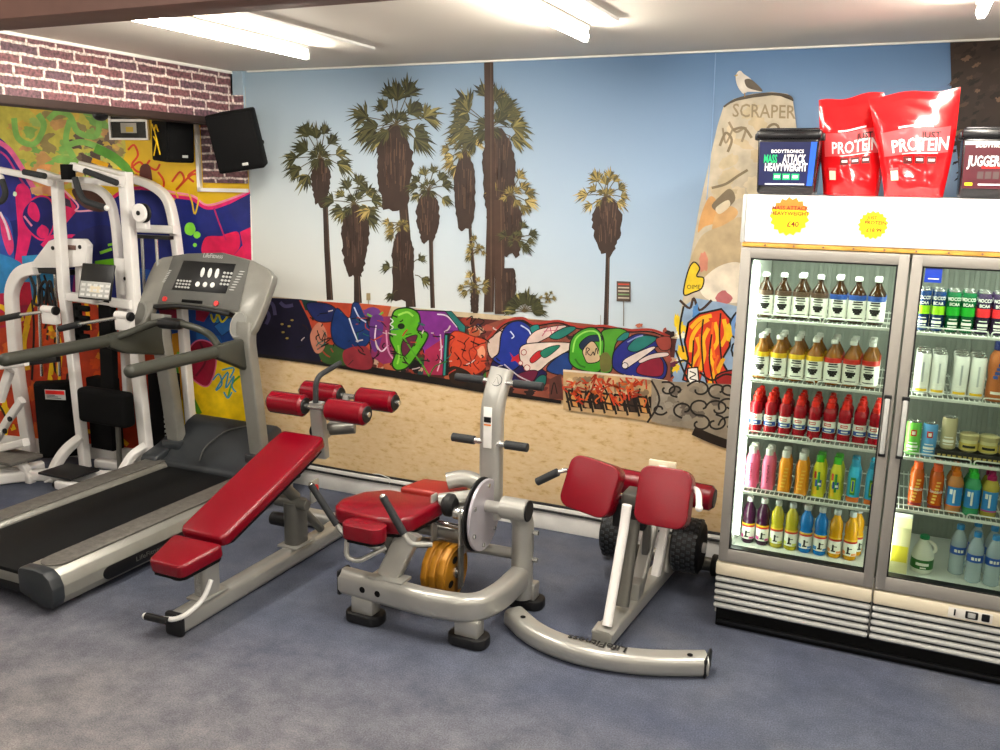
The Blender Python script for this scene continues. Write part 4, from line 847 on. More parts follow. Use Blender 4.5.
# handrails
for s, e, k, m_ in ((1, (131, 374), (214, 350), (244, 362)), (-1, (5, 359), (106, 342), (144, 352))):
    x = XM+s*.31; A = at(*e, X=x); K = at(*k, X=x); E_ = at(*m_, X=x)
    A.z = (A.z+K.z)/2; K.z = A.z
    b = MB(); b.tube([A, K], .034, M('tread_grey'), n=18); b.sphere(A, .034, M('tread_grey')); obj('handrail', b, tm)
    b = MB(); T = basis((x, 0, 0), (0, 1, 0), (0, 0, 1)); sgx = (T.to_3x3() @ Vector((0, 0, 1))).x
    pr = [(K.y, K.z+.035), (K.y+.1, K.z+.04), (4.04, K.z+.045), (4.06, K.z-.02), (4.05, K.z-.13), (4.0, K.z-.15), (K.y+.12, K.z-.09), (K.y, K.z-.035)]
    b.prism(pr, .06*sgx, M('tread_grey'), Matrix.Translation((-.03, 0, 0)) @ T, .018); obj('rail_bracket', b, tm)
b = MB(); KR = at(214, 350, X=XM+.31); KL = at(106, 342, X=XM-.31)
b.tube([KL+Vector((0, .05, .01)), Vector((XM-.22, KL.y+.16, KL.z+.06)), Vector((XM-.1, KL.y+.2, KL.z+.11)), Vector((XM+.06, KL.y+.2, KL.z+.11)), Vector((XM+.17, KR.y+.12, KR.z+.07)), KR+Vector((0, .04, .01))], .021, M('tread_grey'), .09, n=14); br_ = obj('heart_rate_bar', b, tm)
b = MB(); b.box(XM-.1, XM+.06, KL.y+.16, KL.y+.25, KL.z+.07, KL.z+.13, M('black_plastic'), .025); obj('sensor_pod', b, tm)

# ================================================================ machine helpers
def pad(name, T, w, l, th, parent, m='red_vinyl', bev=.02, prof=None):
    b = MB(); b.box(-w/2, w/2, -l/2, l/2, -th/2, th/2, M(m), bev, T, 4)
    o = obj(name, b, parent)
    b = MB(); b.box(-w/2+.015, w/2-.015, -l/2+.015, l/2-.015, -th/2-.012, -th/2+.004, M('black_matt'), .003, T); obj('backing_board', b, o)
    return o
def rrect(x0, x1, y0, y1, r, n=5):
    o = []
    for cx, cy, a0 in ((x1-r, y1-r, 0), (x0+r, y1-r, 90), (x0+r, y0+r, 180), (x1-r, y0+r, 270)):
        for j in range(n+1): a = R(a0+90*j/n); o.append((cx+r*math.cos(a), cy+r*math.sin(a)))
    return o
def cushion(name, outline, th, T, parent, m='red_vinyl', bev=.018, board=True):
    b = MB(); b.prism(outline, th, M(m), T, bev, 4); o = obj(name, b, parent)
    if board:
        cx = sum(p[0] for p in outline)/len(outline); cy = sum(p[1] for p in outline)/len(outline)
        b = MB(); b.prism([(cx+(x-cx)*.93, cy+(y-cy)*.93) for x, y in outline], .014, M('black_matt'), T @ Matrix.Translation((0, 0, -.013)), .002); obj('backing_board', b, o)
    return o
def roller(name, a, c, r, parent, m='red_vinyl'):
    b = MB(); b.cyl(a, c, r, M(m), 24, .22); o = obj(name, b, parent)
    a, c = Vector(a), Vector(c); d = (c-a).normalized()
    b = MB(); b.cyl(c-d*.004, c+d*.006, r*.74, M('black_rubber'), 20, .05); b.cyl(a+d*.004, a-d*.006, r*.74, M('black_rubber'), 20, .05); obj('roller_end', b, o)
    return o

# ================================================================ adjustable abdominal bench
AX = -2.65
ab = thing('abdominal_bench', 'red padded sloping bench with four foot rollers at its raised end', 'exercise bench', (AX, 3.2, 0))
b = MB(); b.tube([(AX, 2.60, .055), (AX, 3.86, .055)], .05, M('silver'), sec=(.085, .1, .03), up=(0, 0, 1)); b.tube([(AX-.3, 3.88, .05), (AX+.36, 3.88, .05)], .045, M('silver'), sec=(.09, .09, .03), up=(0, 0, 1)); fr = obj('base_frame', b, ab)
b = MB(); b.box(AX-.046, AX+.046, 2.585, 2.615, .002, .108, M('black_rubber'), .012); b.box(AX-.32, AX-.295, 3.83, 3.93, .002, .1, M('black_rubber'), .01); b.box(AX+.355, AX+.38, 3.83, 3.93, .002, .1, M('black_rubber'), .01); obj('rubber_foot', b, ab)
b = MB(); b.tube([(AX, 2.80, .09), (AX, 2.80, .29)], .03, M('silver'), sec=(.075, .1, .02), up=(0, 1, 0)); b.box(AX-.05, AX+.05, 2.72, 2.88, .102, .112, M('silver'), .003); 
b.text('LifeFitness', .035, basis((AX+.0005, 2.747, .19), (0, 0, 1), (-1, 0, 0)), M('light_grey'), sx=1.0); obj('seat_post', b, ab)
b = MB(); b.tube([(AX, 3.44, .09), (AX, 3.44, .33)], .03, M('silver_dark'), sec=(.085, .12, .03), up=(0, 1, 0)); b.box(AX-.06, AX+.06, 3.36, 3.52, .102, .113, M('silver'), .003); b.cyl((AX-.1, 3.42, .325), (AX+.09, 3.42, .325), .028, M('silver_dark')); b.cyl((AX-.17, 3.47, .2), (AX-.07, 3.47, .2), .035, M('black_rubber')); obj('rear_post', b, ab)
# seat + back
sa = math.atan2(.28, .79)
Tb = basis((AX, 2.79, .345), (1, 0, 0), (0, math.cos(sa), math.sin(sa)))
wd = .128
back_ol = [(-wd, .03), (-wd+.02, .0), (wd-.02, .0), (wd, .03), (wd*1.06, .40), (wd*1.08, .70), (wd*1.04, .775), (wd*.9, .80), (-wd*.9, .80), (-wd*1.04, .775), (-wd*1.08, .70), (-wd*1.06, .40)]
cushion('backrest', back_ol, .055, Tb, ab)
Ts = basis((AX, 2.775, .335), (1, 0, 0), (0, -math.cos(R(4)), math.sin(R(4))*-1)); Ts = basis((AX, 2.565, .285), (1, 0, 0), (0, 1, .16))
seat_ol = [(-.095, .02), (-.075, 0), (.075, 0), (.095, .02), (.135, .19), (.125, .215), (-.125, .215), (-.135, .19)]
cushion('seat', seat_ol, .06, Ts, ab)
b = MB(); q0 = Tb @ Vector((0, .05, -.035)); q1 = Tb @ Vector((0, 1.0, -.05)); b.tube([q0, q1], .03, M('silver'), sec=(.06, .05, .015), up=(0, 0, 1)); b.cyl(q1+Vector((.0, -.03, -.0)), q1+Vector((.14, .03, .015)), .032, M('silver_dark'))
b.tube([(AX+.02, 3.42, .33), (AX+.02, 3.62, .12)], .022, M('silver_dark')); b.tube([(AX, 3.30, .48), (AX, 3.44, .35)], .03, M('silver_dark')); obj('back_support', b, ab)
b = MB(); b.box(AX+.045, AX+.055, 3.50, 3.57, .30, .42, M('silver'), .004, None); b.cyl((AX+.055, 3.535, .375), (AX+.062, 3.535, .375), .022, M('red_plastic')); obj('lock_plate', b, ab)
# roller post
b = MB(); b.tube([(AX+.01, 3.66, .50), (AX+.01, 3.63, .80)], .03, M('silver'), sec=(.075, .045, .01), up=(0, 1, 0)); b.tube([(AX+.01, 3.64, .60), (AX+.01, 3.88, .70), (AX+.01, 3.9, .78)], .022, M('silver'), .06)
b.cyl((AX-.30, 3.62, .775), (AX+.33, 3.62, .775), .014, M('steel')); b.cyl((AX-.30, 3.9, .775), (AX+.34, 3.9, .775), .014, M('steel')); b.cyl((AX-.06, 3.68, .63), (AX-.03, 3.68, .63), .03, M('black_plastic')); obj('roller_post', b, ab)
for y, x0, x1 in ((3.62, -.27, -.055), (3.62, .085, .315), (3.9, -.27, -.03), (3.9, .085, .31)):
    roller('foot_roller', (AX+x0, y, .775), (AX+x1, y, .775), .058, ab)
b = MB(); b.tube([(AX+.01, 3.62, .80), (AX+.01, 3.625, .93), (AX+.02, 3.83, .97)], .014, M('grip_foam'), .06); obj('hand_grip', b, ab)
b = MB(); b.tube([(AX+.09, 2.73, .22), (AX+.09, 2.68, .15), (AX+.05, 2.58, .09), (AX-.1, 2.56, .08)], .011, M('white_plastic'), .06); b.cyl((AX-.12, 2.56, .08), (AX-.0, 2.56, .085), .016, M('black_rubber')); b.sphere((AX-.125, 2.56, .08), .014, M('white_plastic')); obj('front_handle', b, ab)
b = MB(); b.cyl((AX-.06, 2.68, .24), (AX-.02, 2.68, .29), .045, M('black_plastic')); obj('seat_knob', b, ab)

# ================================================================ plate loaded crunch machine
GX = -1.605
gl = thing('plate_loaded_machine', 'silver gym machine with low red seat, tall grip tower and gold weights', 'gym machine', (-1.75, 3.3, 0))
zb = .165
b = MB(); b.tube([(-2.12, 3.08, zb), (-1.66, 3.05, zb), (-1.47, 3.08, zb), (-1.425, 3.24, zb), (-1.425, 3.45, zb)], .05, M('silver'), .22, sec=(.085, .115, .03), up=(0, 0, 1))
for x in (-1.99, -1.91): b.cyl((x, 3.045, zb), (x, 3.08-(x+2.12)*.065-.0445, zb), .015, M('black_matt'), 12)
obj('base_frame', b, gl)
b = MB(); b.box(-2.130, -2.112, 3.038, 3.123, zb-.057, zb+.057, M('black_rubber'), .006); obj('end_cap', b, gl)
for x, y in ((-2.0, 3.07), (-1.5, 3.09), (-1.42, 3.52)):
    b = MB(); b.box(x-.055, x+.055, y-.035, y+.035, .04, .12, M('silver'), .008); b.prism(rrect(x-.09, x+.09, y-.055, y+.055, .045), .045, M('black_rubber'), Matrix.Translation((0, 0, .002)), .008); obj('foot', b, gl)
b = MB(); b.tube([(-1.425, 3.48, .06), (-1.425, 3.48, .43), (-1.435, 3.42, .5), (-1.5, 3.42, .5)], .05, M('silver'), .07, n=20); b.cyl((-1.38, 3.42, .5), (-1.5, 3.42, .5), .05, M('silver'), 22, .06); b.cyl((-1.372, 3.42, .5), (-1.38, 3.42, .5), .048, M('black_plastic'), 22)
for z in (.25, .38): b.cyl((-1.375, 3.48, z), (-1.35, 3.48, z), .012, M('steel'), 8)
obj('side_column', b, gl)
# tower
b = MB(); b.tube([(GX, 3.52, .40), (GX, 3.52, .93), (GX+.015, 3.59, 1.085)], .05, M('silver'), .12, sec=(.105, .07, .025), up=(0, -1, 0)); tw = obj('tower', b, gl)
b = MB(); b.box(GX-.025, GX+.015, 3.481, 3.4845, .74, .93, M('white_plastic'), .001); b.box(GX-.022, GX+.012, 3.479, 3.482, .86, .885, M('black_plastic')); b.box(GX-.022, GX+.012, 3.479, 3.482, .845, .852, M('orange_sticker')); obj('instruction_label', b, tw)
b = MB(); n_ = 18; cT = basis((GX+.012, 3.535, 1.045), (1, 0, 0), (0, .42, .9))
b.tube([cT @ Vector((.026*math.cos(2*math.pi*i/n_), .026*math.sin(2*math.pi*i/n_), 0)) for i in range(n_+1)], .002, M('dark_grey'), n=6); b.tube([cT @ Vector(p) for p in ((-.012, -.015, 0), (.0, .016, 0), (.012, -.015, 0))], .002, M('dark_grey'), n=6); obj('emblem', b, tw)
b = MB(); b.cyl((GX-.085, 3.5, .763), (GX+.085, 3.5, .763), .014, M('steel')); b.cyl((GX-.19, 3.5, .763), (GX-.075, 3.5, .763), .02, M('grip_foam')); b.cyl((GX+.075, 3.5, .763), (GX+.185, 3.5, .763), .02, M('grip_foam')); obj('grip_bar', b, gl)
b = MB(); b.cyl((GX-.08, 3.55, 1.035), (GX+.1, 3.55, 1.035), .013, M('steel')); b.cyl((GX-.2, 3.55, 1.035), (GX-.06, 3.55, 1.035), .019, M('grip_foam')); b.cyl((GX+.09, 3.55, 1.035), (GX+.23, 3.55, 1.035), .019, M('grip_foam')); obj('grip_bar', b, gl)
# round cam plate
mat('clear_guard', '#b4b0b8', .28, metal=.35, var=.05)
b = MB(); b.cyl((-1.575, 3.40, .455), (-1.59, 3.40, .455), .163, M('clear_guard'), 40, .02); b.cyl((-1.602, 3.40, .455), (-1.612, 3.40, .455), .168, M('black_rubber'), 40, .02)
for a in (80, 20, -45, -100, 150, 205): b.cyl((-1.59, 3.40+.135*math.cos(R(a)), .455+.135*math.sin(R(a))), (-1.567, 3.40+.135*math.cos(R(a)), .455+.135*math.sin(R(a))), .011, M('steel'), 8)
b.cyl((-1.59, 3.41, .495), (-1.5, 3.41, .495), .028, M('silver'))
obj('cam_guard', b, gl)
# arm axle and mechanism
b = MB(); b.cyl((-1.62, 3.45, .52), (-1.80, 3.38, .49), .035, M('silver')); b.tube([(-1.63, 3.5, .55), (-1.72, 3.5, .58), (-1.80, 3.46, .56)], .04, M('silver'), .05)
b.box(-1.668, -1.656, 3.31, 3.37, .27, .49, M('silver'), .004); b.box(-1.818, -1.806, 3.33, 3.38, .30, .53, M('silver'), .004); b.cyl((-1.63, 3.34, .465), (-1.70, 3.34, .465), .028, M('steel')); b.cyl((-1.66, 3.34, .40), (-1.81, 3.35, .40), .012, M('steel'))
b.box(-1.664, -1.652, 3.30, 3.345, .12, .32, M('silver_dark'), .004); obj('swing_arm', b, gl)
b = MB(); b.cyl((-1.755, 3.345, .495), (-1.70, 3.345, .495), .052, M('black_rubber'), 22, .3); obj('bumper', b, gl)
b = MB(); b.tube([(-2.0, 3.42, .33), (-1.62, 3.42, .33)], .032, M('silver')); b.tube([(-2.04, 3.32, .28), (-1.8, 3.46, .25), (-1.6, 3.5, .25), (-1.44, 3.5, .25)], .026, M('silver'), .1); b.tube([(-2.3, 3.62, .14), (-2.05, 3.5, .22), (-1.95, 3.40, .33)], .022, M('silver'), .05); obj('cross_tube', b, gl)
# seat posts
b = MB(); b.tube([(-1.90, 3.1, .215), (-1.82, 3.16, .42)], .04, M('silver'), sec=(.10, .06, .01), up=(0, -1, 0)); b.box(-1.97, -1.80, 3.04, 3.13, .215, .228, M('silver'), .003)
b.tube([(-1.87, 3.15, .26), (-1.91, 3.15, .34), (-1.95, 3.16, .42)], .035, M('silver_dark'), sec=(.07, .05, .01), up=(0, -1, 0)); obj('seat_post', b, gl)
Z0 = Matrix.Translation((0, 0, .42))
mainol = [(-2.21, 3.20), (-2.17, 3.33), (-2.08, 3.41), (-1.80, 3.41), (-1.775, 3.38), (-1.80, 3.16), (-1.84, 3.09), (-1.93, 3.06), (-2.15, 3.09), (-2.19, 3.12)]
cushion('seat', mainol, .075, Z0, gl, bev=.03)
cushion('knee_pad', rrect(-2.065, -1.865, 2.965, 3.07, .048), .065, Matrix.Translation((0, 0, .415)), gl, bev=.024)
cushion('rear_pad', [(-2.04, 3.43), (-2.0, 3.60), (-1.82, 3.62), (-1.76, 3.60), (-1.72, 3.44)], .05, Matrix.Translation((0, 0, .455)), gl, 'red_dull', bev=.018)
for (a_, c_, e_) in (((383, 497), (404, 534), 3.06), ((311, 485), (337, 525), 3.42)):
    A, C_ = at(*a_, Y=e_), at(*c_, Y=e_)
    b = MB(); b.cyl(A, C_, .017, M('grip_foam')); b.sphere(A, .015, M('steel')); d = (C_-A).normalized(); b.tube([C_, C_+d*.05, C_+d*.05+Vector((.06, .08, -.02))] if e_ < 3.2 else [C_, C_+d*.05, C_+d*.06+Vector((.12, .03, -.04)), C_+Vector((.4, .0, -.1))], .012, M('silver'), .03); obj('hand_lever', b, gl)
b = MB(); b.tube([(-2.03, 2.98, .41), (-2.03, 2.97, .33), (-1.98, 2.99, .315), (-1.9, 3.08, .36)], .011, M('silver'), .03); obj('seat_lever', b, gl)

# gold weight plates
def hexplate():
    b = MB(); n = 12; ol = [(.128*math.cos(2*math.pi*i/n+.26), .128*math.sin(2*math.pi*i/n+.26)) for i in range(n)]
    T = basis((0, 0, 0), (0, 1, 0), (0, 0, 1)); b.prism(ol, .032, M('gold'), Matrix.Translation((-.016, 0, 0)) @ T, .006)
    b.tube([(.016, .108*math.cos(R(a)), .108*math.sin(R(a))) for a in range(0, 361, 15)], .005, M('gold'), n=8)
    for a in (100, 220, 340): b.prism([(.062*math.cos(R(a))+.024*math.cos(2*math.pi*i/10), .062*math.sin(R(a))+.017*math.sin(2*math.pi*i/10)) for i in range(10)], .001, M('black_matt'), Matrix.Translation((.0162, 0, 0)) @ T)
    b.lathe([(0, 0), (.026, 0), (.026, .008), (.018, .009), (.0, .009)], M('steel'), Matrix.Translation((.0155, 0, 0)) @ T, 20)
    return b
for i, (x, l) in enumerate(((-1.695, 'gold twelve sided weight plate nearest the round guard, its face fully showing'), (-1.7365, 'middle gold weight plate of the three hanging under the machine arm'), (-1.778, 'gold weight plate nearest the red seat, outermost of the three'))):
    if i == 0: gp0 = obj('weight_plate', hexplate(), loc=(x, 3.315, .195), local=True); o = gp0
    else: o = gp0.copy(); COL.objects.link(o); o.location = (x, 3.315, .195); o.rotation_euler = (R(7*i), 0, 0)
    tag(o, l, 'weight plate', 'gold weight plates on the machine arm')
b = MB(); b.cyl((-1.655, 3.315, .2), (-1.81, 3.315, .2), .0125, M('steel')); obj('plate_peg', b, gl)

# ================================================================ back extension bench
hx = thing('hyperextension_bench', 'silver bench with two square red thigh pads and a curved front foot', 'exercise bench', (-.95, 3.7, 0))
b = MB(); b.tube([at(514, 616, Z=.045), at(535, 634, Z=.045)+Vector((0, -.01, 0)), at(575, 652, Z=.045), at(640, 663, Z=.045), at(706, 663, Z=.045)], .04, M('silver'), .16, sec=(.1, .085, .03), up=(0, 0, 1)); ff = obj('front_foot', b, hx)
b = MB(); e = at(706, 663, Z=.045); b.box(e.x-.001, e.x+.014, e.y-.055, e.y+.055, .003, .088, M('black_rubber'), .01, Matrix.Identity(4)); 
for p_ in ((690, 655), (523, 617)): q = at(*p_, Z=.089); b.cyl(q, q+Vector((0, 0, .002)), .012, M('black_matt'), 12)
obj('end_cap', b, hx)
b = MB(); q = at(597, 643, Z=.092); q2 = at(623, 649, Z=.089); dd = (at(580, 639, Z=.089)-at(623, 649, Z=.089)); b.text('LifeFitness', .06, basis(q+Vector((0, 0, .0005)), dd, Vector((0, 0, 1)).cross(dd)), M('lettering_black'), bold=.001); obj('marker_lettering', b, ff)
b = MB(); b.tube([(-.965, 3.24, .075), (-.89, 4.16, .085)], .04, M('silver'), sec=(.085, .07, .015), up=(0, 0, 1)); b.tube([(-1.25, 4.20, .07), (-.68, 4.20, .07)], .035, M('silver_dark')); b.box(-1.01, -.915, 3.24, 3.33, .09, .105, M('silver'), .004); obj('base_rail', b, hx)
b = MB(); b.cyl((-.70, 4.2, .07), (-.665, 4.2, .07), .055, M('black_rubber')); b.cyl((-1.26, 4.2, .07), (-1.225, 4.2, .07), .055, M('black_rubber')); obj('rear_foot', b, hx)
b = MB(); b.tube([at(607, 626, X=-.955), at(624, 528, X=-.955), at(627, 505, X=-.95)], .021, M('white_frame'), n=18); obj('front_strut', b, hx)
b = MB(); P0 = at(622, 606, X=-.94); P1 = at(634, 520, X=-.94); b.tube([P0, P1], .03, M('silver_dark')); 
b.tube([(-.93, 3.62, .12), (-.92, 3.86, .42)], .03, M('silver'), sec=(.06, .05, .01), up=(0, 0, 1)); b.tube([(-.90, 3.86, .11), (-.88, 3.98, .42)], .03, M('white_frame'), sec=(.042, .04, .01), up=(0, 0, 1)); b.box(-.98, -.90, 3.56, 3.64, .11, .19, M('silver'), .006); obj('post', b, hx)
b = MB(); b.box(-1.04, -.89, 3.56, 3.62, .44, .56, M('black_plastic'), .012); b.box(-1.0, -.92, 3.56, 3.68, .53, .60, M('silver_dark'), .008); b.box(-.93, -.90, 3.68, 3.74, .28, .45, M('silver_dark'), .008); b.tube([(-1.06, 3.6, .56), (-.85, 3.6, .58)], .016, M('steel')); obj('pad_carriage', b, hx)
def thigh(cx, cz, tilt, yaw, roll, w, h):
    T = Matrix.Translation((cx, 3.54, cz)) @ Matrix.Rotation(R(roll), 4, 'Y') @ Matrix.Rotation(R(yaw), 4, 'Z') @ Matrix.Rotation(R(90-tilt), 4, 'X')
    cushion('thigh_pad', rrect(-w/2, w/2, -h/2, h/2, .05), .10, T @ Matrix.Translation((0, 0, -.05)), hx, bev=.035, board=False)
thigh(-1.125, .617, 18, -6, 8, .235, .235); thigh(-.805, .62, 20, 0, 0, .225, .25)
roller('hip_roller', (-1.13, 3.86, .555), (-.655, 3.86, .535), .058, hx)
b = MB(); b.box(-.99, -.86, 3.97, 3.99, .60, .64, M('fridge_cream'), .004); b.tube([(-.92, 3.98, .42), (-.92, 3.97, .62)], .02, M('white_frame')); obj('rear_bracket', b, hx)
# black ribbed foot rollers
def wheel(x0, x1, y, z, r):
    b = MB(); b.cyl((x0, y, z), (x1, y, z), r, M('black_rubber'), 28, .12)
    for k in range(5):
        x = x0+.02+(x1-x0-.04)*k/4
        for j in range(26):
            a = 2*math.pi*(j+.5*(k % 2))/26
            b.sphere((x, y+(r+.0)*math.cos(a), z+(r+.0)*math.sin(a)), .0085, M('dark_grey'), (1, 1, 1)) if False else b.box(-.008, .008, -.007, .007, -.002, .004, M('dark_grey'), 0, Matrix.Translation((x, y+r*math.cos(a), z+r*math.sin(a))) @ Matrix.Rotation(a-math.pi/2, 4, 'X'))
    obj('ribbed_roller', b, hx)
wheel(-.85, -.715, 4.0, .235, .128); wheel(-1.20, -1.07, 4.02, .235, .128)
b = MB(); b.cyl((-1.22, 4.0, .235), (-.70, 4.0, .235), .025, M('white_frame')); b.tube([(-.88, 3.95, .10), (-.87, 4.0, .26)], .03, M('silver')); obj('axle', b, hx)
b = MB(); A, B_ = at(537, 482, Y=3.5), at(558, 472, Y=3.5); b.cyl(A, B_, .018, M('grip_foam')); b.tube([B_, at(566, 470, Y=3.52), at(572, 472, Y=3.56)], .01, M('steel'), .01); obj('side_grip', b, hx)
b = MB(); b.tube([at(690, 488, Y=3.6), at(697, 490, Y=3.56), at(699, 496, Y=3.5), at(699, 508, Y=3.48)], .013, M('white_frame'), .02); b.sphere(at(699, 508, Y=3.48), .016, M('white_frame')); obj('side_grip', b, hx)

# ================================================================ white multi gyms
WF = M('white_frame')
cg = thing('cable_machine', 'white cable station with overhead arms, black grips and a tilted display', 'gym machine', (-4.55, 4.0, 0))
def T2(mb, pts, Y, w=.05, h=.05, m=WF, fil=.0, X=None):
    P = [at(p[0], p[1], Y=(p[2] if len(p) > 2 else Y)) for p in pts]
    mb.tube(P, w, m, fil, sec=(w, h, .01), up=(0, -1, .02)); return P
b = MB(); T2(b, [(57, 180), (64, 290), (73, 357), (85.5, 467)], 3.98, .058, .06); T2(b, [(125, 172), (131, 255), (139, 380), (148, 462)], 4.02, .072, .06); obj('front_upright', b, cg)
b = MB(); T2(b, [(82, 165), (122, 175), (152, 185), (168, 197), (174, 222), (179, 262), (185, 350), (191, 425)], 4.26, .05, .06, fil=.09); obj('rear_upright', b, cg)
b = MB(); T2(b, [(67, 296), (132, 305)], 3.99, .055, .05); T2(b, [(130, 228), (176, 230)], 4.2, .05, .05); T2(b, [(40, 172), (58, 178), (124, 184)], 3.99, .04, .05); obj('cross_beam', b, cg)
b = MB(); T2(b, [(75, 185), (98, 188), (111, 200), (116, 225), (122, 300), (128, 400)], 4.16, .045, .05, fil=.09); obj('inner_column', b, cg)
b = MB(); T2(b, [(75, 166), (72, 169), (70, 172)], 3.94, .05, .05); T2(b, [(76, 167), (122, 180)], 3.93, .045, .045); obj('top_arm', b, cg)
b = MB(); b.box(-.03, .03, -.03, .03, -.045, .045, M('black_matt'), .004, Matrix.Translation(at(68, 172, Y=3.9))); obj('arm_block', b, cg)
b = MB(); T2(b, [(-20, 168), (0, 170), (30, 176), (50, 183)], 3.9, .04, .04); obj('left_arm', b, cg)
def grip(px0, px1, Y, r=.018): 
    b = MB(); b.cyl(at(*px0, Y=Y), at(*px1, Y=Y), r, M('grip_foam')); obj('hand_grip', b, cg)
grip((24, 172), (45, 176), 3.84); grip((85, 171), (117, 183), 3.86)
b = MB(); b.tube([at(75, 178, Y=3.86), at(79, 192, Y=3.85), at(84, 201, Y=3.84), at(106, 208, Y=3.84)], .019, M('grip_foam'), .04); b.sphere(at(107, 208, Y=3.84), .018, WF); obj('curved_handle', b, cg)
b = MB(); b.tube([at(2, 180, Y=3.84), at(6, 193, Y=3.83), at(3, 201, Y=3.83), at(-8, 204, Y=3.83)], .018, M('grip_foam'), .04); b.sphere(at(0, 178, Y=3.84), .025, WF); obj('curved_handle', b, cg)
b = MB(); c_ = at(141, 213, Y=3.96); b.cyl(c_, c_+Vector((0, -.02, 0)), .055, WF, 28); b.cyl(c_+Vector((0.01, .006, 0)), c_+Vector((.01, .02, 0)), .056, M('black_rubber'), 28); b.cyl(c_+Vector((0, -.02, 0)), c_+Vector((0, -.026, 0)), .014, M('black_plastic'), 12); q = at(143, 224, Y=4.0); b.box(q.x-.04, q.x+.04, q.y-.02, q.y+.02, q.z-.03, q.z+.03, WF, .006); obj('pulley', b, cg)
b = MB()
for a_, c_ in (((142, 236), (145, 300)), ((156, 236), (160, 300))): b.cyl(at(*a_, Y=4.13), at(*c_, Y=4.13), .01, M('steel'))
b.box(*sum(([at(*p, Y=4.13).x] for p in ((132, 235), (171, 235))), []), 4.11, 4.15, at(150, 237, Y=4.13).z-.01, at(150, 237, Y=4.13).z+.012, M('black_plastic')); obj('guide_rod', b, cg)
# display
b = MB(); Td = basis(at(96, 281, Y=3.9), (1, 0, 0), (0, .25, .95)); b.box(-.135, .135, -.115, .105, -.012, .0, M('black_plastic'), .006, Td); ds = obj('display', b, cg)
b = MB(); b.box(-.125, .125, -.105, -.005, .0, .003, M('light_grey'), .002, Td); b.box(-.04, .05, -.07, -.03, .003, .004, M('fridge_cream'), 0, Td)
for i in range(5):
    for j in range(3): b.box(-.11+i*.05, -.08+i*.05, -.095+j*.03, -.08+j*.03, .0032, .005, M('white_plastic'), 0, Td)
obj('key_panel', b, ds)
b = MB(); T2(b, [(96, 290), (100, 302)], 3.95, .04, .04); q = at(122, 275, Y=4.0); b.box(q.x-.05, q.x+.05, 4.0, 4.015, q.z-.12, q.z+.1, WF, .004); b.cyl((q.x+.03, 4.0, q.z-.02), (q.x+.03, 3.99, q.z-.02), .012, M('black_plastic')); obj('display_bracket', b, cg)
# bar catch
b = MB()
for i, y in enumerate((308, 318, 327, 336)): q = at(82, y, Y=3.94); b.box(q.x-.05, q.x+.06, 3.925, 3.955, q.z-.02, q.z+.016, M('black_matt'), .008)
q = at(79, 322, Y=3.94); b.box(q.x-.03, q.x+.02, 3.925, 3.955, q.z-.16, q.z+.12, M('black_matt'), .005); obj('bar_catch', b, cg)
for (a_, c_, e_) in (((0, 319), (20, 315), (42, 312)), ((63, 328), (80, 324), (116, 318))):
    b = MB(); A, C_, E_ = [at(*p, Y=3.88) for p in (a_, c_, e_)]; b.cyl(A+(A-C_)*.2, C_, .02, M('grip_foam')); b.cyl(C_, E_, .011, M('steel')); obj('lever_bar', b, cg)
    b = MB(); q = at(e_[0]+8, e_[1]+1, Y=3.9); b.cyl((q.x-.06, q.y, q.z+.02), (q.x+.06, q.y, q.z+.02), .026, WF); b.box(q.x-.06, q.x+.06, q.y-.02, q.y+.03, q.z-.07, q.z+.02, WF, .008); b.cyl((q.x+.055, q.y-.01, q.z+.02), (q.x+.075, q.y-.01, q.z+.02), .028, M('black_plastic')); obj('lever_clamp', b, cg)
# pad, seat mast and shroud
b = MB(); q = at(106, 406, Y=3.88); b.box(q.x-.2, q.x+.2, q.y-.05, q.y+.05, q.z-.115, q.z+.105, M('black_matt'), .028, None, 4); obj('back_pad', b, cg)
b = MB(); T2(b, [(107, 300), (110, 395)], 3.99, .11, .05, M('black_matt')); T2(b, [(118, 425), (120, 473)], 3.98, .028, .03, M('silver_dark')); obj('pad_mast', b, cg)
b = MB(); q0 = at(90, 376, Y=4.1); q1 = at(104, 445, Y=4.1); b.box(q0.x, q0.x+.2, 4.06, 4.16, q1.z-.02, q0.z, M('black_matt'), .01); obj('weight_shroud', b, cg)
b = MB(); q = at(152, 395, Y=4.14); b.box(q.x-.02, q.x+.18, 4.13, 4.21, .06, q.z+.15, M('black_matt'), .006)
for k in range(13): b.box(q.x+.105, q.x+.135, 4.122, 4.131, .12+k*.032, .135+k*.032, M('light_grey'), .001)
obj('weight_stack', b, cg)
b = MB(); b.tube([at(82, 437, Y=3.97), at(66, 449, Y=3.9), at(55, 466, Y=3.82), at(50, 484, Y=3.74)], .05, WF, .1, sec=(.055, .06, .01), up=(0, -1, .3)); b.tube([at(146, 446, Y=4.0), at(132, 455, Y=3.93), at(122, 472, Y=3.86)], .05, WF, .1, sec=(.05, .05, .01), up=(0, -1, .3)); obj('curved_brace', b, cg)
b = MB(); b.tube([Vector((-4.30, 3.95, .04)), Vector((-4.75, 3.80, .04)), Vector((-4.98, 3.66, .04)), Vector((-5.2, 3.2, .04))], .05, WF, .2, sec=(.07, .07, .015), up=(0, 0, 1)); b.tube([Vector((-4.75, 4.08, .04)), Vector((-4.2, 4.12, .04))], .05, WF, sec=(.07, .06, .015), up=(0, 0, 1)); obj('base_frame', b, cg)
b = MB(); q = at(78, 470, Y=3.78); b.box(q.x-.16, q.x+.12, 3.62, 3.84, q.z-.006, q.z+.008, M('black_rubber'), .003, None); obj('foot_plate', b, cg)
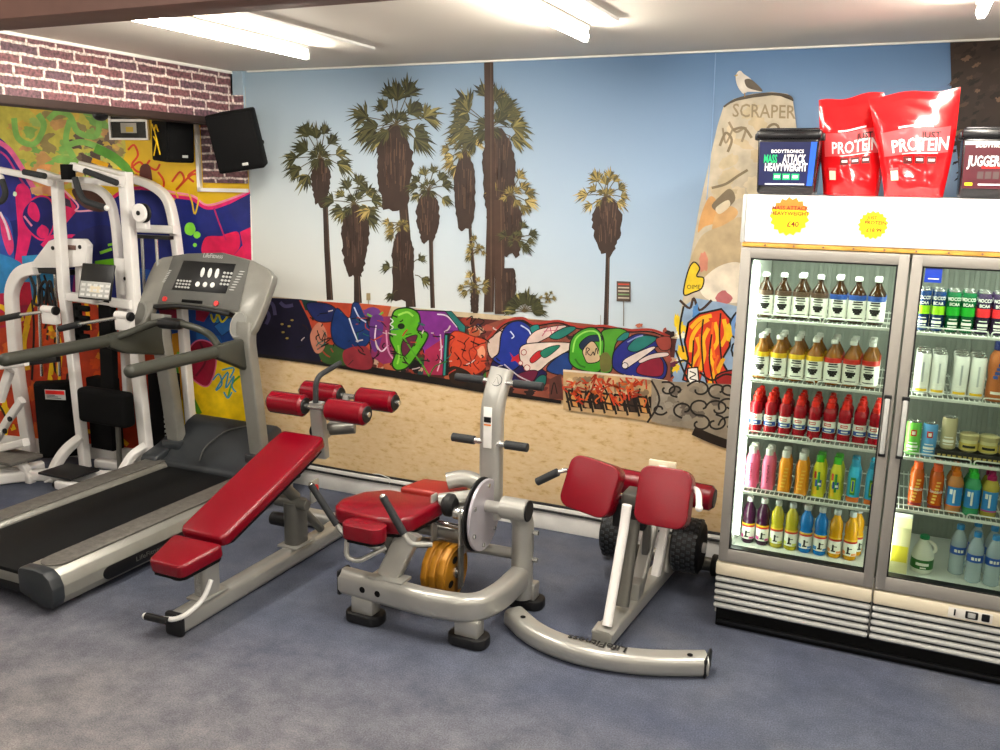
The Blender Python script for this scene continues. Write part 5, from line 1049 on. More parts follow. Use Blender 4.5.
b = MB(); b.box(q.x+.0, q.x+.18, 3.6, 3.66, q.z-.07, q.z-.02, WF, .006); b.cyl((q.x-.01, 3.63, q.z-.05), (q.x-.03, 3.63, q.z-.05), .022, M('black_plastic')); obj('foot_bracket', b, cg)

lp = thing('weight_machine', 'white arched weight machine at the far left with a tall black shroud', 'gym machine', (-5.0, 4.0, 0))
b = MB(); T2(b, [(36, 268), (20, 272), (11, 290), (17, 370), (28, 440), (33, 476)], 4.04, .085, .06, fil=.12); T2(b, [(80, 250), (81, 300)], 4.1, .05, .05); obj('arched_column', b, lp)
b = MB(); Tg = basis((0, 4.03, 0), (1, 0, 0), (0, 0, 1)); ol = [at(*p, Y=4.03) for p in ((32, 262), (48, 241), (54, 239), (82, 239), (87, 245), (86, 266), (64, 268), (34, 268))]
sg_ = (Tg.to_3x3() @ Vector((0, 0, 1))).y; b.prism([(p.x, p.z) for p in ol], .05*(1 if sg_ > 0 else -1), WF, Tg, .008)
for p_ in ((53, 248), (80, 247)): q = at(*p_, Y=4.03); b.cyl((q.x, 4.032, q.z), (q.x, 4.024, q.z), .013, M('black_plastic'), 12)
q = at(72, 247.5, Y=4.03); b.box(q.x-.035, q.x+.035, 4.023, 4.032, q.z-.015, q.z+.015, M('beam_brown'), .003); obj('head_box', b, lp)
b = MB(); q = at(56, 270, Y=4.08); b.box(q.x-.22, q.x+.15, 4.05, 4.11, q.z-.025, q.z+.01, M('black_plastic'), .004); obj('top_plate', b, lp)
b = MB()
for a_, c_ in (((38, 272), (42, 376)), ((55, 272), (60, 376))): b.cyl(at(*a_, Y=4.08), at(*c_, Y=4.08), .011, M('steel'))
obj('guide_rod', b, lp)
b = MB()
for k in range(2): b.tube([at(30+8*k, 276, Y=4.02), at(36+6*k, 290, Y=4.02), at(33+9*k, 304, Y=4.01), at(40+6*k, 306, Y=4.01), at(38+8*k, 290, Y=4.00), at(46+4*k, 278, Y=4.02), at(50+4*k, 300, Y=4.02), at(58, 318, Y=4.02)], .009, M('black_rubber'), .06, n=8)
obj('cable_coil', b, lp)
# shroud
b = MB(); q0 = at(29, 384, Y=3.92); q1 = at(36, 462, Y=3.92); q2 = at(76, 378, Y=4.12)
b.tube([Vector((q0.x+.03, 3.94, (q0.z)/2+.04)), Vector((q2.x, 4.1, (q0.z)/2+.04))], .1, M('black_matt'), sec=(.13, q0.z-.06, .02), up=(0, 0, 1)); sh = obj('weight_shroud', b, lp)
b = MB(); qa = at(50, 398, Y=3.93); Tl = basis(at(58, 394, Y=3.93)+Vector((.0, -.03, 0)), Vector((.8, .25, .0)), (0, 0, 1)); b.box(-.06, .08, -.03, .035, 0, .004, M('light_grey'), .001, Tl)
b.box(-.055, .075, .005, .03, .004, .006, M('red_plastic'), 0, Tl)
for k in range(3): b.box(-.05, .05-.02*k, -.022+.009*k, -.018+.009*k, .004, .005, M('black_plastic'), 0, Tl)
obj('warning_label', b, sh)
b = MB(); T2(b, [(-25, 352), (0, 366), (26, 362)], 3.72, .05, .04); T2(b, [(22, 400), (8, 420), (-4, 440)], 3.8, .05, .04); T2(b, [(10, 370), (0, 400)], 3.75, .06, .04)
for p_ in ((10, 419), (5, 431)): q = at(*p_, Y=3.78); b.cyl((q.x, 3.785, q.z), (q.x, 3.772, q.z), .018, M('black_plastic'), 12)
obj('side_arm', b, lp)
b = MB(); T2(b, [(26, 362), (58, 358)], 3.84, .05, .03, M('black_plastic')); obj('support_pad', b, lp)
b = MB(); b.tube([Vector((-5.0, 3.86, .04)), Vector((-5.12, 3.55, .04)), Vector((-5.5, 3.2, .04))], .05, WF, .1, sec=(.07, .07, .015), up=(0, 0, 1)); T2(b, [(-15, 478), (5, 462), (22, 462), (30, 478), (31, 484)], 3.68, .05, .05, fil=.06); T2(b, [(2, 448), (26, 442)], 3.72, .05, .05); obj('base_frame', b, lp)
b = MB(); q = at(8, 458, Y=3.66); b.box(q.x-.3, q.x+.17, 3.55, 3.78, q.z-.004, q.z+.018, M('rail_grey'), .004); obj('foot_plate', b, lp)
# ================================================================ double door drinks fridge
FX0, FX1, FD, FB = -.598, .672, 3.69, 4.40
XMID = .0375
fg = thing('drinks_fridge', 'tall white double glass door drinks fridge with lit header and louvred base', 'fridge', ((FX0+FX1)/2, 4.05, 0))
FWm = M('fridge_white')
b = MB()
b.box(FX0, FX0+.045, FD+.055, FB, .05, 1.69, FWm, .006); b.box(FX1-.045, FX1, FD+.055, FB, .05, 1.69, FWm, .006)
b.box(FX0+.046, FX1-.046, FB-.05, FB, .05, 1.69, FWm, .003); b.box(FX0, FX1, FD+.055, FB, 1.655, 1.69, FWm, .004); b.box(FX0, FX1, FD+.055, FB, .05, .34, FWm, .004)
obj('cabinet', b, fg)
b = MB(); IN = M('fridge_inner')
b.box(FX0+.0455, FX1-.0455, FB-.062, FB-.051, .345, 1.65, IN)
for i in range(30): x = FX0+.06+i*.04; b.box(x, x+.02, FB-.068, FB-.0625, .35, 1.645, IN, .002)
b.box(XMID-.018, XMID+.018, FD+.06, FD+.09, .34, 1.655, IN, .003); obj('back_panel', b, fg)
mat('liner_white', '#e4e8e2', .35, var=.02)
b = MB(); b.box(FX0+.0455, FX1-.0455, FD+.06, FB-.07, .341, .352, M('liner_white'), .002); b.box(FX0+.0455, FX0+.052, FD+.06, FB-.07, .352, 1.65, M('liner_white')); b.box(FX1-.052, FX1-.0455, FD+.06, FB-.07, .352, 1.65, M('liner_white')); obj('liner', b, fg)
b = MB(); b.cyl((FX0+.066, FD+.085, .42), (FX0+.066, FD+.085, 1.6), .011, M('fridge_lamp'), 12); b.cyl((XMID+.032, FD+.105, .42), (XMID+.032, FD+.105, 1.6), .009, M('fridge_lamp'), 12); obj('lamp_tube', b, fg)
def spot(x, z, sx, sz, p, rot):
    area('fridge_light', x, FD+.12, z, sx, sz, p, rot, (.95, 1, .93))
area('fridge_light', FX0+.33, FD+.09, 1.64, .5, .03, 2.2, (R(25), 0, 0), (.95, 1, .92)); area('fridge_light', XMID+.33, FD+.09, 1.64, .5, .03, 2.2, (R(25), 0, 0), (.95, 1, .92))
# base
b = MB(); b.box(FX0+.01, FX1-.01, FD+.03, FB-.01, .0, .09, M('black_matt'), .004); b.box(FX0+.02, FX1-.02, FD+.015, FD+.03, .02, .035, M('black_plastic'), .002); obj('plinth', b, fg)
for x0, x1 in ((FX0, XMID-.003), (XMID+.003, FX1)):
    b = MB(); b.box(x0, x1, FD+.02, FD+.06, .085, .30, M('dark_grey'), .004)
    for k in range(5):
        z = .104+k*.031
        T = Matrix.Translation(((x0+x1)/2, FD+.02, z)) @ Matrix.Rotation(R(-18), 4, 'X'); b.box(-(x1-x0)/2, (x1-x0)/2, -.018, .012, -.011, .011, M('light_grey'), .009, T, 3)
    obj('louvre_panel', b, fg)
    b = MB(); b.box(x0, x1, FD+.0, FD+.06, .252, .312, M('fridge_cream'), .008); fp = obj('fascia', b, fg)
    if x0 > 0:
        b = MB(); b.box(.315, .47, FD-.002, FD+.001, .262, .302, M('fridge_white'), .003); b.box(.335, .341, FD-.004, FD-.001, .27, .296, M('lettering_black'), .001); b.box(.375, .42, FD-.004, FD-.001, .268, .298, M('black_plastic'), .004); b.box(.384, .411, FD-.006, FD-.003, .273, .293, M('light_grey'), .003); b.box(.432, .46, FD-.004, FD-.001, .268, .298, M('black_plastic'), .004); obj('switch_panel', b, fp)
# header light box
b = MB(); b.box(FX0+.018, FX1-.018, FD-.002, FD+.30, 1.694, 1.880, M('header_light'), .006); obj('header_sign', b, fg)
b = MB(); b.box(FX0, FX0+.017, FD+.0, FD+.31, 1.69, 1.882, M('light_grey'), .008); b.box(FX1-.017, FX1, FD+.0, FD+.31, 1.69, 1.882, M('light_grey'), .008); b.box(FX0, FX1, FD+.301, FB, 1.69, 1.882, FWm, .006); obj('header_frame', b, fg)
b = MB(); b.box(FX0+.01, FX1-.01, FD+.004, FD+.05, 1.676, 1.693, M('amber_strip'), .002)
for i in range(11): b.cyl((FX0+.1+i*.11, FD+.004, 1.684), (FX0+.1+i*.11, FD+.001, 1.684), .004, M('beam_brown'), 8)
obj('header_trim', b, fg)
b = MB(); q = at(922, 205, Y=FD-.003); mat('faint_print', '#cdb7b4', .6)
for k in range(9): T = Matrix.Translation((q.x-.03+k*.012, FD-.0035, q.z+.006*math.sin(k*2)+(.006 if k % 2 else 0))); b.box(-.005, .005, -.0005, .0005, -.003, .003, M('faint_print'), 0, T)
for k in range(12): b.box(q.x-.045+k*.007, q.x-.04+k*.007, FD-.004, FD-.003, q.z-.012-.008*math.sin(k/11*3.1), q.z-.009-.008*math.sin(k/11*3.1), M('faint_print'))
obj('worn_logo', b, fg)
# doors
DZ0, DZ1 = .319, 1.672
for i, (x0, x1, fl, fr_) in enumerate(((FX0+.008, XMID-.004, .040, .038), (XMID+.004, FX1-.008, .038, .040))):
    b = MB(); b.box(x0, x1, FD, FD+.045, DZ0, DZ0+.058, M('door_frame'), .003); b.box(x0, x1, FD, FD+.045, DZ1-.042, DZ1, M('door_frame'), .003)
    b.box(x0, x0+fl, FD-.0005, FD+.045, DZ0, DZ1, M('door_frame'), .003); b.box(x1-fr_, x1, FD-.0005, FD+.045, DZ0, DZ1, M('door_frame'), .003)
    e = .006
    for bx in ((x0+fl-.001, x0+fl+e, DZ0+.057, DZ1-.041), (x1-fr_-e, x1-fr_+.001, DZ0+.057, DZ1-.041), (x0+fl, x1-fr_, DZ0+.057, DZ0+.057+e), (x0+fl, x1-fr_, DZ1-.042-e, DZ1-.041)): b.box(bx[0], bx[1], FD+.006, FD+.05, bx[2], bx[3], M('black_rubber'))
    d = obj('door', b, fg)
    b = MB(); b.box(x0+fl, x1-fr_, FD+.012, FD+.014, DZ0+.058, DZ1-.042, M('door_glass')); obj('glass', b, d)
    hx_ = x1-.022 if i == 0 else x0+.022+.012
    b = MB(); b.box(hx_-.013, hx_+.013, FD-.016, FD+.0, .885, 1.125, M('silver_dark'), .005); b.box(hx_-.009, hx_+.009, FD-.021, FD-.014, .892, 1.116, M('light_grey'), .004); b.box(hx_-.014, hx_+.014, FD-.018, FD, 1.112, 1.128, M('black_plastic'), .003); b.box(hx_-.014, hx_+.014, FD-.018, FD, .880, .893, M('black_plastic'), .003); obj('handle', b, d)
# wire shelves
SH = {0: [1.38, 1.121, .879, .626], 1: [1.374, 1.12, .870, .650]}
def shelf(x0, x1, z):
    b = MB(); W = M('wire_white'); y0, y1 = FD+.075, FB-.08
    b.box(x0, x1, y0, y0+.012, z-.014, z-.002, W, .003)
    n = int((x1-x0)/.018)
    for i in range(n+1): x = x0+(x1-x0)*i/n; b.box(x-.0015, x+.0015, y0, y1, z-.005, z-.002, W)
    for k in (.3, .6, .95): y = y0+(y1-y0)*k; b.box(x0, x1, y-.003, y+.003, z-.010, z-.005, W)
    xm = (x0+x1)/2
    for a_, c_ in ((x0+.01, xm-.006), (xm+.006, x1-.01)):
        b.tube([(a_, y0+.003, z-.01), (a_, y0-.002, z+.018), (c_, y0-.002, z+.018), (c_, y0+.003, z-.01)], .0028, W, .012, n=6)
    obj('shelf', b, fg)
for z in SH[0]: shelf(FX0+.058, XMID-.022, z)
for z in SH[1]: shelf(XMID+.022, FX1-.058, z)

# ================================================================ drinks
def lm(name, col, rough=.25, **k): return mat(name, col, rough, var=.03, **k)
lm('label_white', '#efeee6', .5); lm('label_black', '#191512', .5); lm('cap_white', '#cfcec9', .35); lm('cap_grey', '#b9bcbc', .35)
def bottle(kind, prof, body, cap=None, bands=(), deco=None, body_rough=.12, extra=None):
    """root empty with body, cap and label; prof = (r,z) profile of the body, cap = (r, z0, z1, material)"""
    root = bpy.data.objects.new(kind, None); COL.objects.link(root)
    b = MB(); b.lathe(prof, body, None, 18)
    if extra: extra(b)
    obj('body', b, root, local=True)
    if cap:
        r, z0, z1, m = cap[:4]; b = MB(); b.lathe([(r*.98, z0), (r, z0+.003), (r, z1-.004), (r*.85, z1), (0, z1)] if len(cap) < 5 else [(r, z0), (r, z0+(z1-z0)*.45), (r*.72, z0+(z1-z0)*.55), (r*.66, z1-.003), (r*.4, z1), (0, z1)], m, None, 16); obj('cap', b, root, local=True)
    if bands or deco:
        b = MB()
        for (r, z0, z1, m) in bands: b.lathe([(r-.002, z0-.0003), (r, z0), (r, z1), (r-.002, z1+.0003)], m, None, 20)
        if deco: deco(b)
        obj('label', b, root, local=True)
    return root
def bulge(R_, h, rn=.012, neck=.87, sh=.62, foot=.004):
    return [(R_*.8, 0), (R_*.97, foot), (R_, foot*2), (R_, h*sh), (R_*.93, h*(sh+.05)), (R_*.6, h*(sh+.15)), (rn*1.05, h*(neck-.05)), (rn, h*neck), (rn, h*.96), (0, h*.96)]
LW, LB = M('label_white'), M('label_black')
amber = lm('drink_amber', '#2c1806', .1); amber_y = lm('drink_golden', '#7e4c0e', .1)
def juice(name, liquid, top, accent=None):
    tm_ = M(top)
    def deco(b):
        b.arc_patch(.0348, -34, 34, .052, .062, LB); b.arc_patch(.0348, -28, 28, .044, .052, LB); b.arc_patch(.0348, -17, 17, .037, .044, LB); b.arc_patch(.0349, -22, 22, .0655, .069, LB); b.arc_patch(.035, -34, 34, .076, .081, LB); b.arc_patch(.0348, -38, 38, .021, .0245, LB)
        b.arc_patch(.0349, -30, 30, .085, .091, LB)
    return bottle(name, bulge(.033, .185, .011, sh=.60), liquid, (.0145, .169, .186, M('cap_white')), [(.0343, .014, .093, LW), (.0343, .093, .113, tm_)], deco)
lm('band_brown', '#5a4436', .4); lm('band_blue', '#2c4f9c', .4); lm('band_yellow', '#e8bc20', .4); lm('band_red', '#c72f26', .4); lm('band_green', '#2f8f3c', .4); lm('band_orange', '#e2701c', .4)
red_liq = lm('drink_red', '#a01220', .12); pink = lm('milk_pink', '#e86e92', .3); orange_s = lm('sleeve_orange', '#e8951c', .3); yellow_s = lm('sleeve_yellow', '#d2cf2c', .3); teal_s = lm('sleeve_teal', '#3ab4dc', .3)
purple = lm('drink_purple', '#3a1230', .12); lime = lm('drink_lime', '#b8aa28', .12); blue_l = lm('drink_blue', '#1272c0', .12); gold_l = lm('drink_orange', '#d89a10', .12)
def sport():       # red squash bottle with sports cap
    def deco(b):
        b.arc_patch(.0262, -40, 25, .066, .078, M('band_red')); b.arc_patch(.0263, -30, 20, .070, .074, LW); b.arc_patch(.0262, -70, 70, .040, .058, M('band_blue')); b.arc_patch(.0263, -30, 30, .046, .052, LW)
    return bottle('sports_bottle', [(.02, 0), (.0245, .004), (.0255, .01), (.0255, .03), (.0235, .04), (.0255, .085), (.025, .10), (.0265, .115), (.024, .13), (.014, .143), (0, .143)], red_liq, (.0165, .140, .182, lm('cap_red', '#e0281c', .3), 1), [(.026, .038, .085, LW)], deco)
def slim(name, sleeve, cap, dec, h=.19, acc=None):
    def deco(b):
        if dec == 'script':
            for k in range(9): b.arc_patch(.0272+.0002, -6+k % 2*4, 6+k % 3*3, .04+k*.009, .046+k*.009, lm('script_maroon', '#7c1c34', .4), 3)
        elif dec == 'orange':
            for k in range(6): b.arc_patch(.0272, -30+k*6, 8+k*5, .03+k*.016, .037+k*.016, lm('print_amber', '#f2bd4a', .4), 4)
        elif dec == 'energy':
            b.arc_patch(.0271, -50, -10, .02, .05, M('band_yellow')); b.arc_patch(.0272, -30, 25, .055, .085, M('band_blue')); b.arc_patch(.0273, -12, 8, .04, .12, M('band_green')); b.arc_patch(.0274, -5, 20, .062, .072, LW); b.arc_patch(.0272, -45, -25, .09, .12, M('band_red'))
        elif dec == 'teal':
            b.arc_patch(.0272, -22, 22, .04, .115, M('band_green')); b.arc_patch(.0273, -14, 14, .05, .105, lm('print_lime', '#b9d82c', .4)); b.arc_patch(.0274, -6, 8, .055, .10, M('band_blue')); b.arc_patch(.0271, -70, 70, .008, .03, M('band_orange'))
    return bottle(name, [(.02, 0), (.026, .005), (.0265, .02), (.025, .06), (.0262, .10), (.025, .13), (.017, .155), (.014, .165), (0, .165)], sleeve, (.0165, .158, h-.002, cap), (), deco, .3)
def isotonic(liq, name, pk):
    def deco(b):
        b.arc_patch(.0284, -12, 4, .035, .062, LB, 3); b.arc_patch(.0284, -20, 18, .03, .036, LB, 3); b.arc_patch(.0284, 4, 30, .052, .056, LB, 3)
        b.arc_patch(.02835, -75, -28, .026, .042, pk); b.arc_patch(.02835, 24, 75, .024, .034, pk)
    return bottle(name, [(.022, 0), (.027, .006), (.0275, .02), (.0275, .10), (.025, .108), (.0275, .116), (.0285, .135), (.026, .158), (.014, .182), (.012, .19), (.012, .20), (0, .20)], liq, (.0145, .192, .214, M('cap_grey')), [(.028, .022, .078, LW), (.0283, .078, .087, M('band_red')), (.0283, .087, .094, M('band_yellow'))], deco)
def can(name, body, band=None, word=True, r=.0245, h=.157, txt=None):
    root = bpy.data.objects.new(name, None); COL.objects.link(root)
    b = MB(); b.lathe([(r*.82, 0), (r, .006), (r, h-.010), (r*.86, h-.002), (r*.86, h), (r*.8, h), (r*.8, h-.003), (0, h-.003)], body, None, 20); obj('body', b, root, local=True)
    b = MB(); b.lathe([(r*.87, h-.003), (r*.88, h+.0005), (r*.8, h+.0005), (r*.79, h-.002), (0, h-.002)], M('steel'), None, 20); b.box(-.006, .006, -.010, .008, h-.001, h+.001, M('steel')); obj('lid', b, root, local=True)
    b = MB()
    if band: b.arc_patch(r+.0004, -75, 75, .065, .098, band, 10)
    if txt:
        ST = basis((0, 0, 0), (1, 0, 0), (0, 1, 0))
        for s, z, sz, sx in txt: b.text(s, sz, Matrix.Translation((0, 0, z)), LW, .0003, bend=r+.0006, sx=sx, bold=.0004)
    b.arc_patch(r+.0004, -40, 40, .02, .024, LW, 6); b.arc_patch(r+.0004, -44, 44, .030, .040, LW, 6); b.arc_patch(r+.0004, -34, 34, .048, .052, LW, 6)
    obj('print', b, root, local=True)
    return root
ORD = ['leftmost', 'second from left', 'third from left', 'fourth from left', 'fifth from left', 'sixth from left', 'seventh from left', 'eighth from left', 'ninth from left']
ROWW = ['front', 'second', 'third']
protos = {}
def put(kind, maker, x, y, z, label, cat, group, rz=0):
    if kind not in protos: protos[kind] = maker(); o = protos[kind]
    else: o = copy_tree(protos[kind])
    o.location = (x, y, z+.0005); o.rotation_euler = (0, 0, R(rz)); tag(o, label, cat, group); return o
rnd = random.Random(11)
def xs_from(px0, px1, py0, py1, n, Y=3.83): 
    a, c = at(px0, py0, Y=Y).x, at(px1, py1, Y=Y).x; return [a+(c-a)*i/(n-1) for i in range(n)]
YR = 3.822
def line(pos, n, deep, kinds, shelfname, z, cat, group, depth=.064, skip=(), yr=YR):
    """one shelf: rows of bottles from the front backwards"""
    for j in range(deep):
        for i in range(n):
            if (i, j) in skip: continue
            k, mk, desc = kinds[i]
            where = f'{ORD[i]}, {ROWW[j]} row, {shelfname}'
            put(k, mk, pos[i]+rnd.uniform(-.002, .002)*(j > 0)+.001*j, yr+depth*j+rnd.uniform(-.002, .002), z, f'{desc}, {where}', cat, group, rnd.uniform(-9, 9))
# left door
K1 = [('juice_brown', lambda: juice('juice_bottle', amber, 'band_brown'), 'amber juice bottle with white label')]*4 + [('juice_blue', lambda: juice('juice_bottle', amber, 'band_blue'), 'amber juice bottle with blue topped label')]*3
line(xs_from(765, 876, 300, 308, 7), 7, 2, K1, 'top shelf left door', 1.38, 'bottle', 'juice bottles on the top shelf', .074, {(0, 1), (1, 1), (3, 1), (5, 1)})
K2 = [('juice_yellow', lambda: juice('juice_bottle', amber_y, 'band_yellow'), 'juice bottle with yellow label')]*4 + [('juice_red', lambda: juice('juice_bottle', amber_y, 'band_red'), 'juice bottle with red topped label')]*3
line(xs_from(761, 870, 360, 372, 7), 7, 3, K2, 'second shelf left door', 1.121, 'bottle', 'juice bottles on the second shelf', .074)
K3 = [('sport', sport, 'red drink bottle with red sports cap')]*9
line(xs_from(756, 875, 418, 432, 9), 9, 3, K3, 'middle shelf left door', .879, 'bottle', 'red sports bottles on the middle shelf', .056)
K4 = [('pink', lambda: slim('milkshake_bottle', pink, M('cap_white'), 'script'), 'pink milkshake bottle')]*2 + [('orng', lambda: slim('energy_bottle', orange_s, M('cap_white'), 'orange'), 'orange sleeved bottle with white cap')]*2 + [('grn', lambda: slim('energy_bottle', yellow_s, lm('cap_green', '#3fae1e', .3), 'energy'), 'yellow sleeved bottle with green cap')]*2 + [('teal', lambda: slim('energy_bottle', teal_s, lm('cap_teal', '#2a93b8', .3), 'teal'), 'blue sleeved bottle with blue cap')]*2
line(xs_from(752, 872, 468, 484, 8), 8, 2, K4, 'fourth shelf left door', .626, 'bottle', 'slim bottles on the fourth shelf', .06)
PK = lm('print_pink', '#c0418c', .4); PY = lm('print_pale', '#d6dc6a', .4); PB = lm('print_sky', '#3c86d0', .4); PO = lm('print_orange', '#ee9a5a', .4)
K5 = [('iso_p', lambda: isotonic(purple, 'isotonic_bottle', PK), 'dark purple sports drink bottle')]*2 + [('iso_y', lambda: isotonic(lime, 'isotonic_bottle', PY), 'yellow green sports drink bottle')]*2 + [('iso_b', lambda: isotonic(blue_l, 'isotonic_bottle', PB), 'bright blue sports drink bottle')]*2 + [('iso_o', lambda: isotonic(gold_l, 'isotonic_bottle', PO), 'golden orange sports drink bottle')]*2
X5 = xs_from(749, 851, 520, 536, 8, 3.88)
line(X5, 8, 1, K5, 'cabinet floor left door', .352, 'bottle', 'sports drinks on the cabinet floor', yr=3.88)
put('iso_o', None, X5[7]+.02, YR+.125, .352, 'golden sports drink bottle half hidden behind the rightmost one, cabinet floor left door', 'bottle', 'sports drinks on the cabinet floor', 40)
# right door
NT = (('NOCCO', .128, .0185, .8), ('BCAA', .108, .0165, .9))
navy = lm('can_navy', '#12305f', .25); cgreen = lm('can_green', '#0f5f34', .25); cplum = lm('can_plum', '#3a2a48', .25); lime_b = lm('band_lime', '#9bdc18', .4); grn_b = lm('band_bright_green', '#18a824', .4); red_b = lm('band_scarlet', '#ee3038', .4); cwhite = lm('can_white', '#e8e8e2', .3)
KC = [('can_n', lambda: can('drink_can', navy, lime_b, txt=NT), 'navy can with lime band')]*2 + [('can_g', lambda: can('drink_can', cgreen, grn_b, txt=NT), 'green can with bright green band')]*2 + [('can_r', lambda: can('drink_can', cplum, red_b, txt=NT), 'dark plum can with red band')]*2
line(xs_from(923, 998, 310, 318, 6), 6, 3, KC, 'top shelf right door', 1.374, 'can', 'cans on the top shelf', .056)
def whitecan():
    root = can('drink_can', cwhite, None, r=.0275, h=.166)
    b = MB(); b.arc_patch(.028, -5, 10, .05, .13, M('cap_grey'), 3); b.arc_patch(.028, -50, 50, .014, .024, M('band_yellow')); obj('stripe', b, root, local=True); return root
for i, (px_, py_) in enumerate(((922, 375), (938, 377), (960, 379), (977, 381))):
    for j in range(3): put('wcan', whitecan, at(px_, py_, Y=YR).x, YR+.06*j, 1.12, f'white slim can, {ORD[i]}, {ROWW[j]} row, second shelf right door', 'can', 'white cans on the second shelf')
def cocoa():
    brown = lm('bottle_brown', '#b0622c', .35)
    def deco(b):
        for k in range(5): b.arc_patch(.0392, -30+k*7, -6+k*9, .09+k*.016, .102+k*.016, M('band_blue'), 4)
        b.arc_patch(.0392, -35, 30, .03, .04, LW)
    return bottle('milkshake_bottle', [(.032, 0), (.037, .006), (.038, .03), (.036, .09), (.039, .13), (.036, .175), (.022, .20), (0, .20)], brown, (.026, .198, .232, lm('cap_navy', '#1c2f78', .3)), (), deco)
put('cocoa', cocoa, at(998, 375, Y=3.83).x, 3.822, 1.12, 'large brown milkshake bottle with navy cap at the right end of the second shelf', 'bottle', None)
# third shelf
def smallcan(body):
    root = can('drink_can', body, None, r=.028, h=.135); b = MB(); b.arc_patch(.0286, -22, 22, .078, .104, M('band_red'), 6); b.arc_patch(.0289, -12, 12, .084, .098, LW, 4); obj('emblem', b, root, local=True); return root
put('sc_g', lambda: smallcan(lm('can_lime', '#6cc04a', .3)), at(913, 438, Y=YR).x, YR, .870, 'light green can with red emblem, left end of the middle shelf, right door', 'can', None)
put('sc_b', lambda: smallcan(lm('can_sky', '#5c9cd2', .3)), at(929, 440, Y=YR).x, YR, .870, 'sky blue can with red emblem beside the light green can', 'can', None)
def smallcan2():
    return can('drink_can', lm('can_beige', '#b5aa84', .4), None, r=.028, h=.13)
def tray():
    b = MB(); b.box(-.042, .042, -.042, .042, 0, .038, LB, .002); root = obj('carton_tray', b, local=True)
    b = MB(); 
    for k in range(4): b.box(-.034+k*.018, -.022+k*.018, -.0432, -.0418, .014, .024, lm('print_gold', '#b39f4e', .4))
    obj('tray_print', b, root, local=True); return root
def pot():
    glassj = lm('pot_cream', '#d9cf9e', .25); root = bottle('food_pot', [(.026, 0), (.032, .006), (.034, .03), (.032, .042), (.034, .05), (0, .05)], glassj, (.036, .05, .072, lm('pot_lid', '#b3a878', .3)), [(.0345, .008, .036, lm('label_gold', '#c9b65c', .4))], lambda b: b.arc_patch(.0349, -40, 40, .018, .028, LB))
    return root
tx = [at(p, 450, Y=YR).x for p in (948, 966, 984, 1003)]
put('beige', smallcan2, tx[0]-.005, YR, .9085, 'pale beige can standing on a black tray beside the sky blue can', 'can', None)
for i, x in enumerate(tx): put('tray', tray, (at(948, 450, Y=YR).x-.005) if i == 0 else x+.006*i, YR, .870, ('black printed carton tray under the pale beige can' if i == 0 else f'black printed carton tray under a gold lidded pot, {["","nearest the beige can","middle one","at the frame edge"][i]}'), 'carton', 'black carton trays')
for i, x in enumerate(tx[1:], 1): put('pot', pot, x+.006*i, YR, .9085, f'cream food pot with gold lid on a black tray, {["","beside the beige can","middle of the three pots","rightmost of the three pots"][i]}', 'pot', 'gold lidded pots')
# fourth shelf
def orange_luc():
    bd = lm('sleeve_deep_orange', '#c85a1c', .25)
    def deco(b): 
        for k in range(7): b.arc_patch(.0268, -34+k*5, -4+k*6, .03+k*.014, .038+k*.014, lm('print_amber', '#f2bd4a', .4), 4)
        b.text('Lucozade', .018, Matrix.Rotation(R(78), 4, 'Y') @ Matrix.Identity(4) if False else Matrix.Translation((0, 0, .08)), LW, .0003, bend=.0275, sx=.75)
    return bottle('energy_bottle', [(.02, 0), (.025, .005), (.0262, .02), (.0245, .06), (.026, .11), (.024, .14), (.014, .165), (0, .165)], bd, (.0165, .160, .188, lm('cap_orange', '#ee5a20', .3)), [(.0266, .012, .022, lm('sleeve_dark_red', '#8c1c1c', .3))], deco)
for i, p_ in enumerate((916, 936)):
    for j in range(2): put('luc', orange_luc, at(p_, 490, Y=YR).x, YR+.06*j, .650, f'orange sleeved fizzy drink bottle, {ORD[i]}, {ROWW[j]} row, fourth shelf right door', 'bottle', 'orange bottles on the fourth shelf')
def gatorish(capm, liq, foot):
    def deco(b):
        b.arc_patch(.031, -60, 60, .03, .11, lm('sleeve_blue', '#2f86c8', .3)); b.arc_patch(.0312, -10, 4, .045, .10, LW, 3); b.arc_patch(.0312, -36, -16, .08, .10, LW, 3); b.arc_patch(.0311, -60, 60, .028, .034, foot)
    return bottle('sports_bottle', [(.025, 0), (.029, .005), (.030, .03), (.028, .07), (.030, .115), (.031, .125), (.022, .148), (.014, .155), (0, .155)], liq, (.0175, .150, .192, capm, 1), (), deco)
for p_, nm, cm, lq, ft, ds_ in ((954, 'ga', lm('cap_amber', '#e2781c', .3), lm('drink_peach', '#c08048', .15), M('band_orange'), 'orange sports cap'), (972, 'gb', lm('cap_bright_green', '#2fc43c', .3), lm('drink_aqua', '#3f9c6a', .15), M('band_green'), 'green sports cap'), (990, 'gc', lm('cap_magenta', '#b0185c', .3), lm('drink_olive', '#b0a03c', .15), PK, 'magenta sports cap')):
    for j in range(2): put(nm, lambda: gatorish(cm, lq, ft), at(p_, 495, Y=YR).x, YR+.065*j, .650, f'blue sleeved sports bottle with {ds_}, ' + ('in the front line' if j == 0 else 'directly behind its twin') + ' on the fourth shelf', 'bottle', None if j == 0 else None)
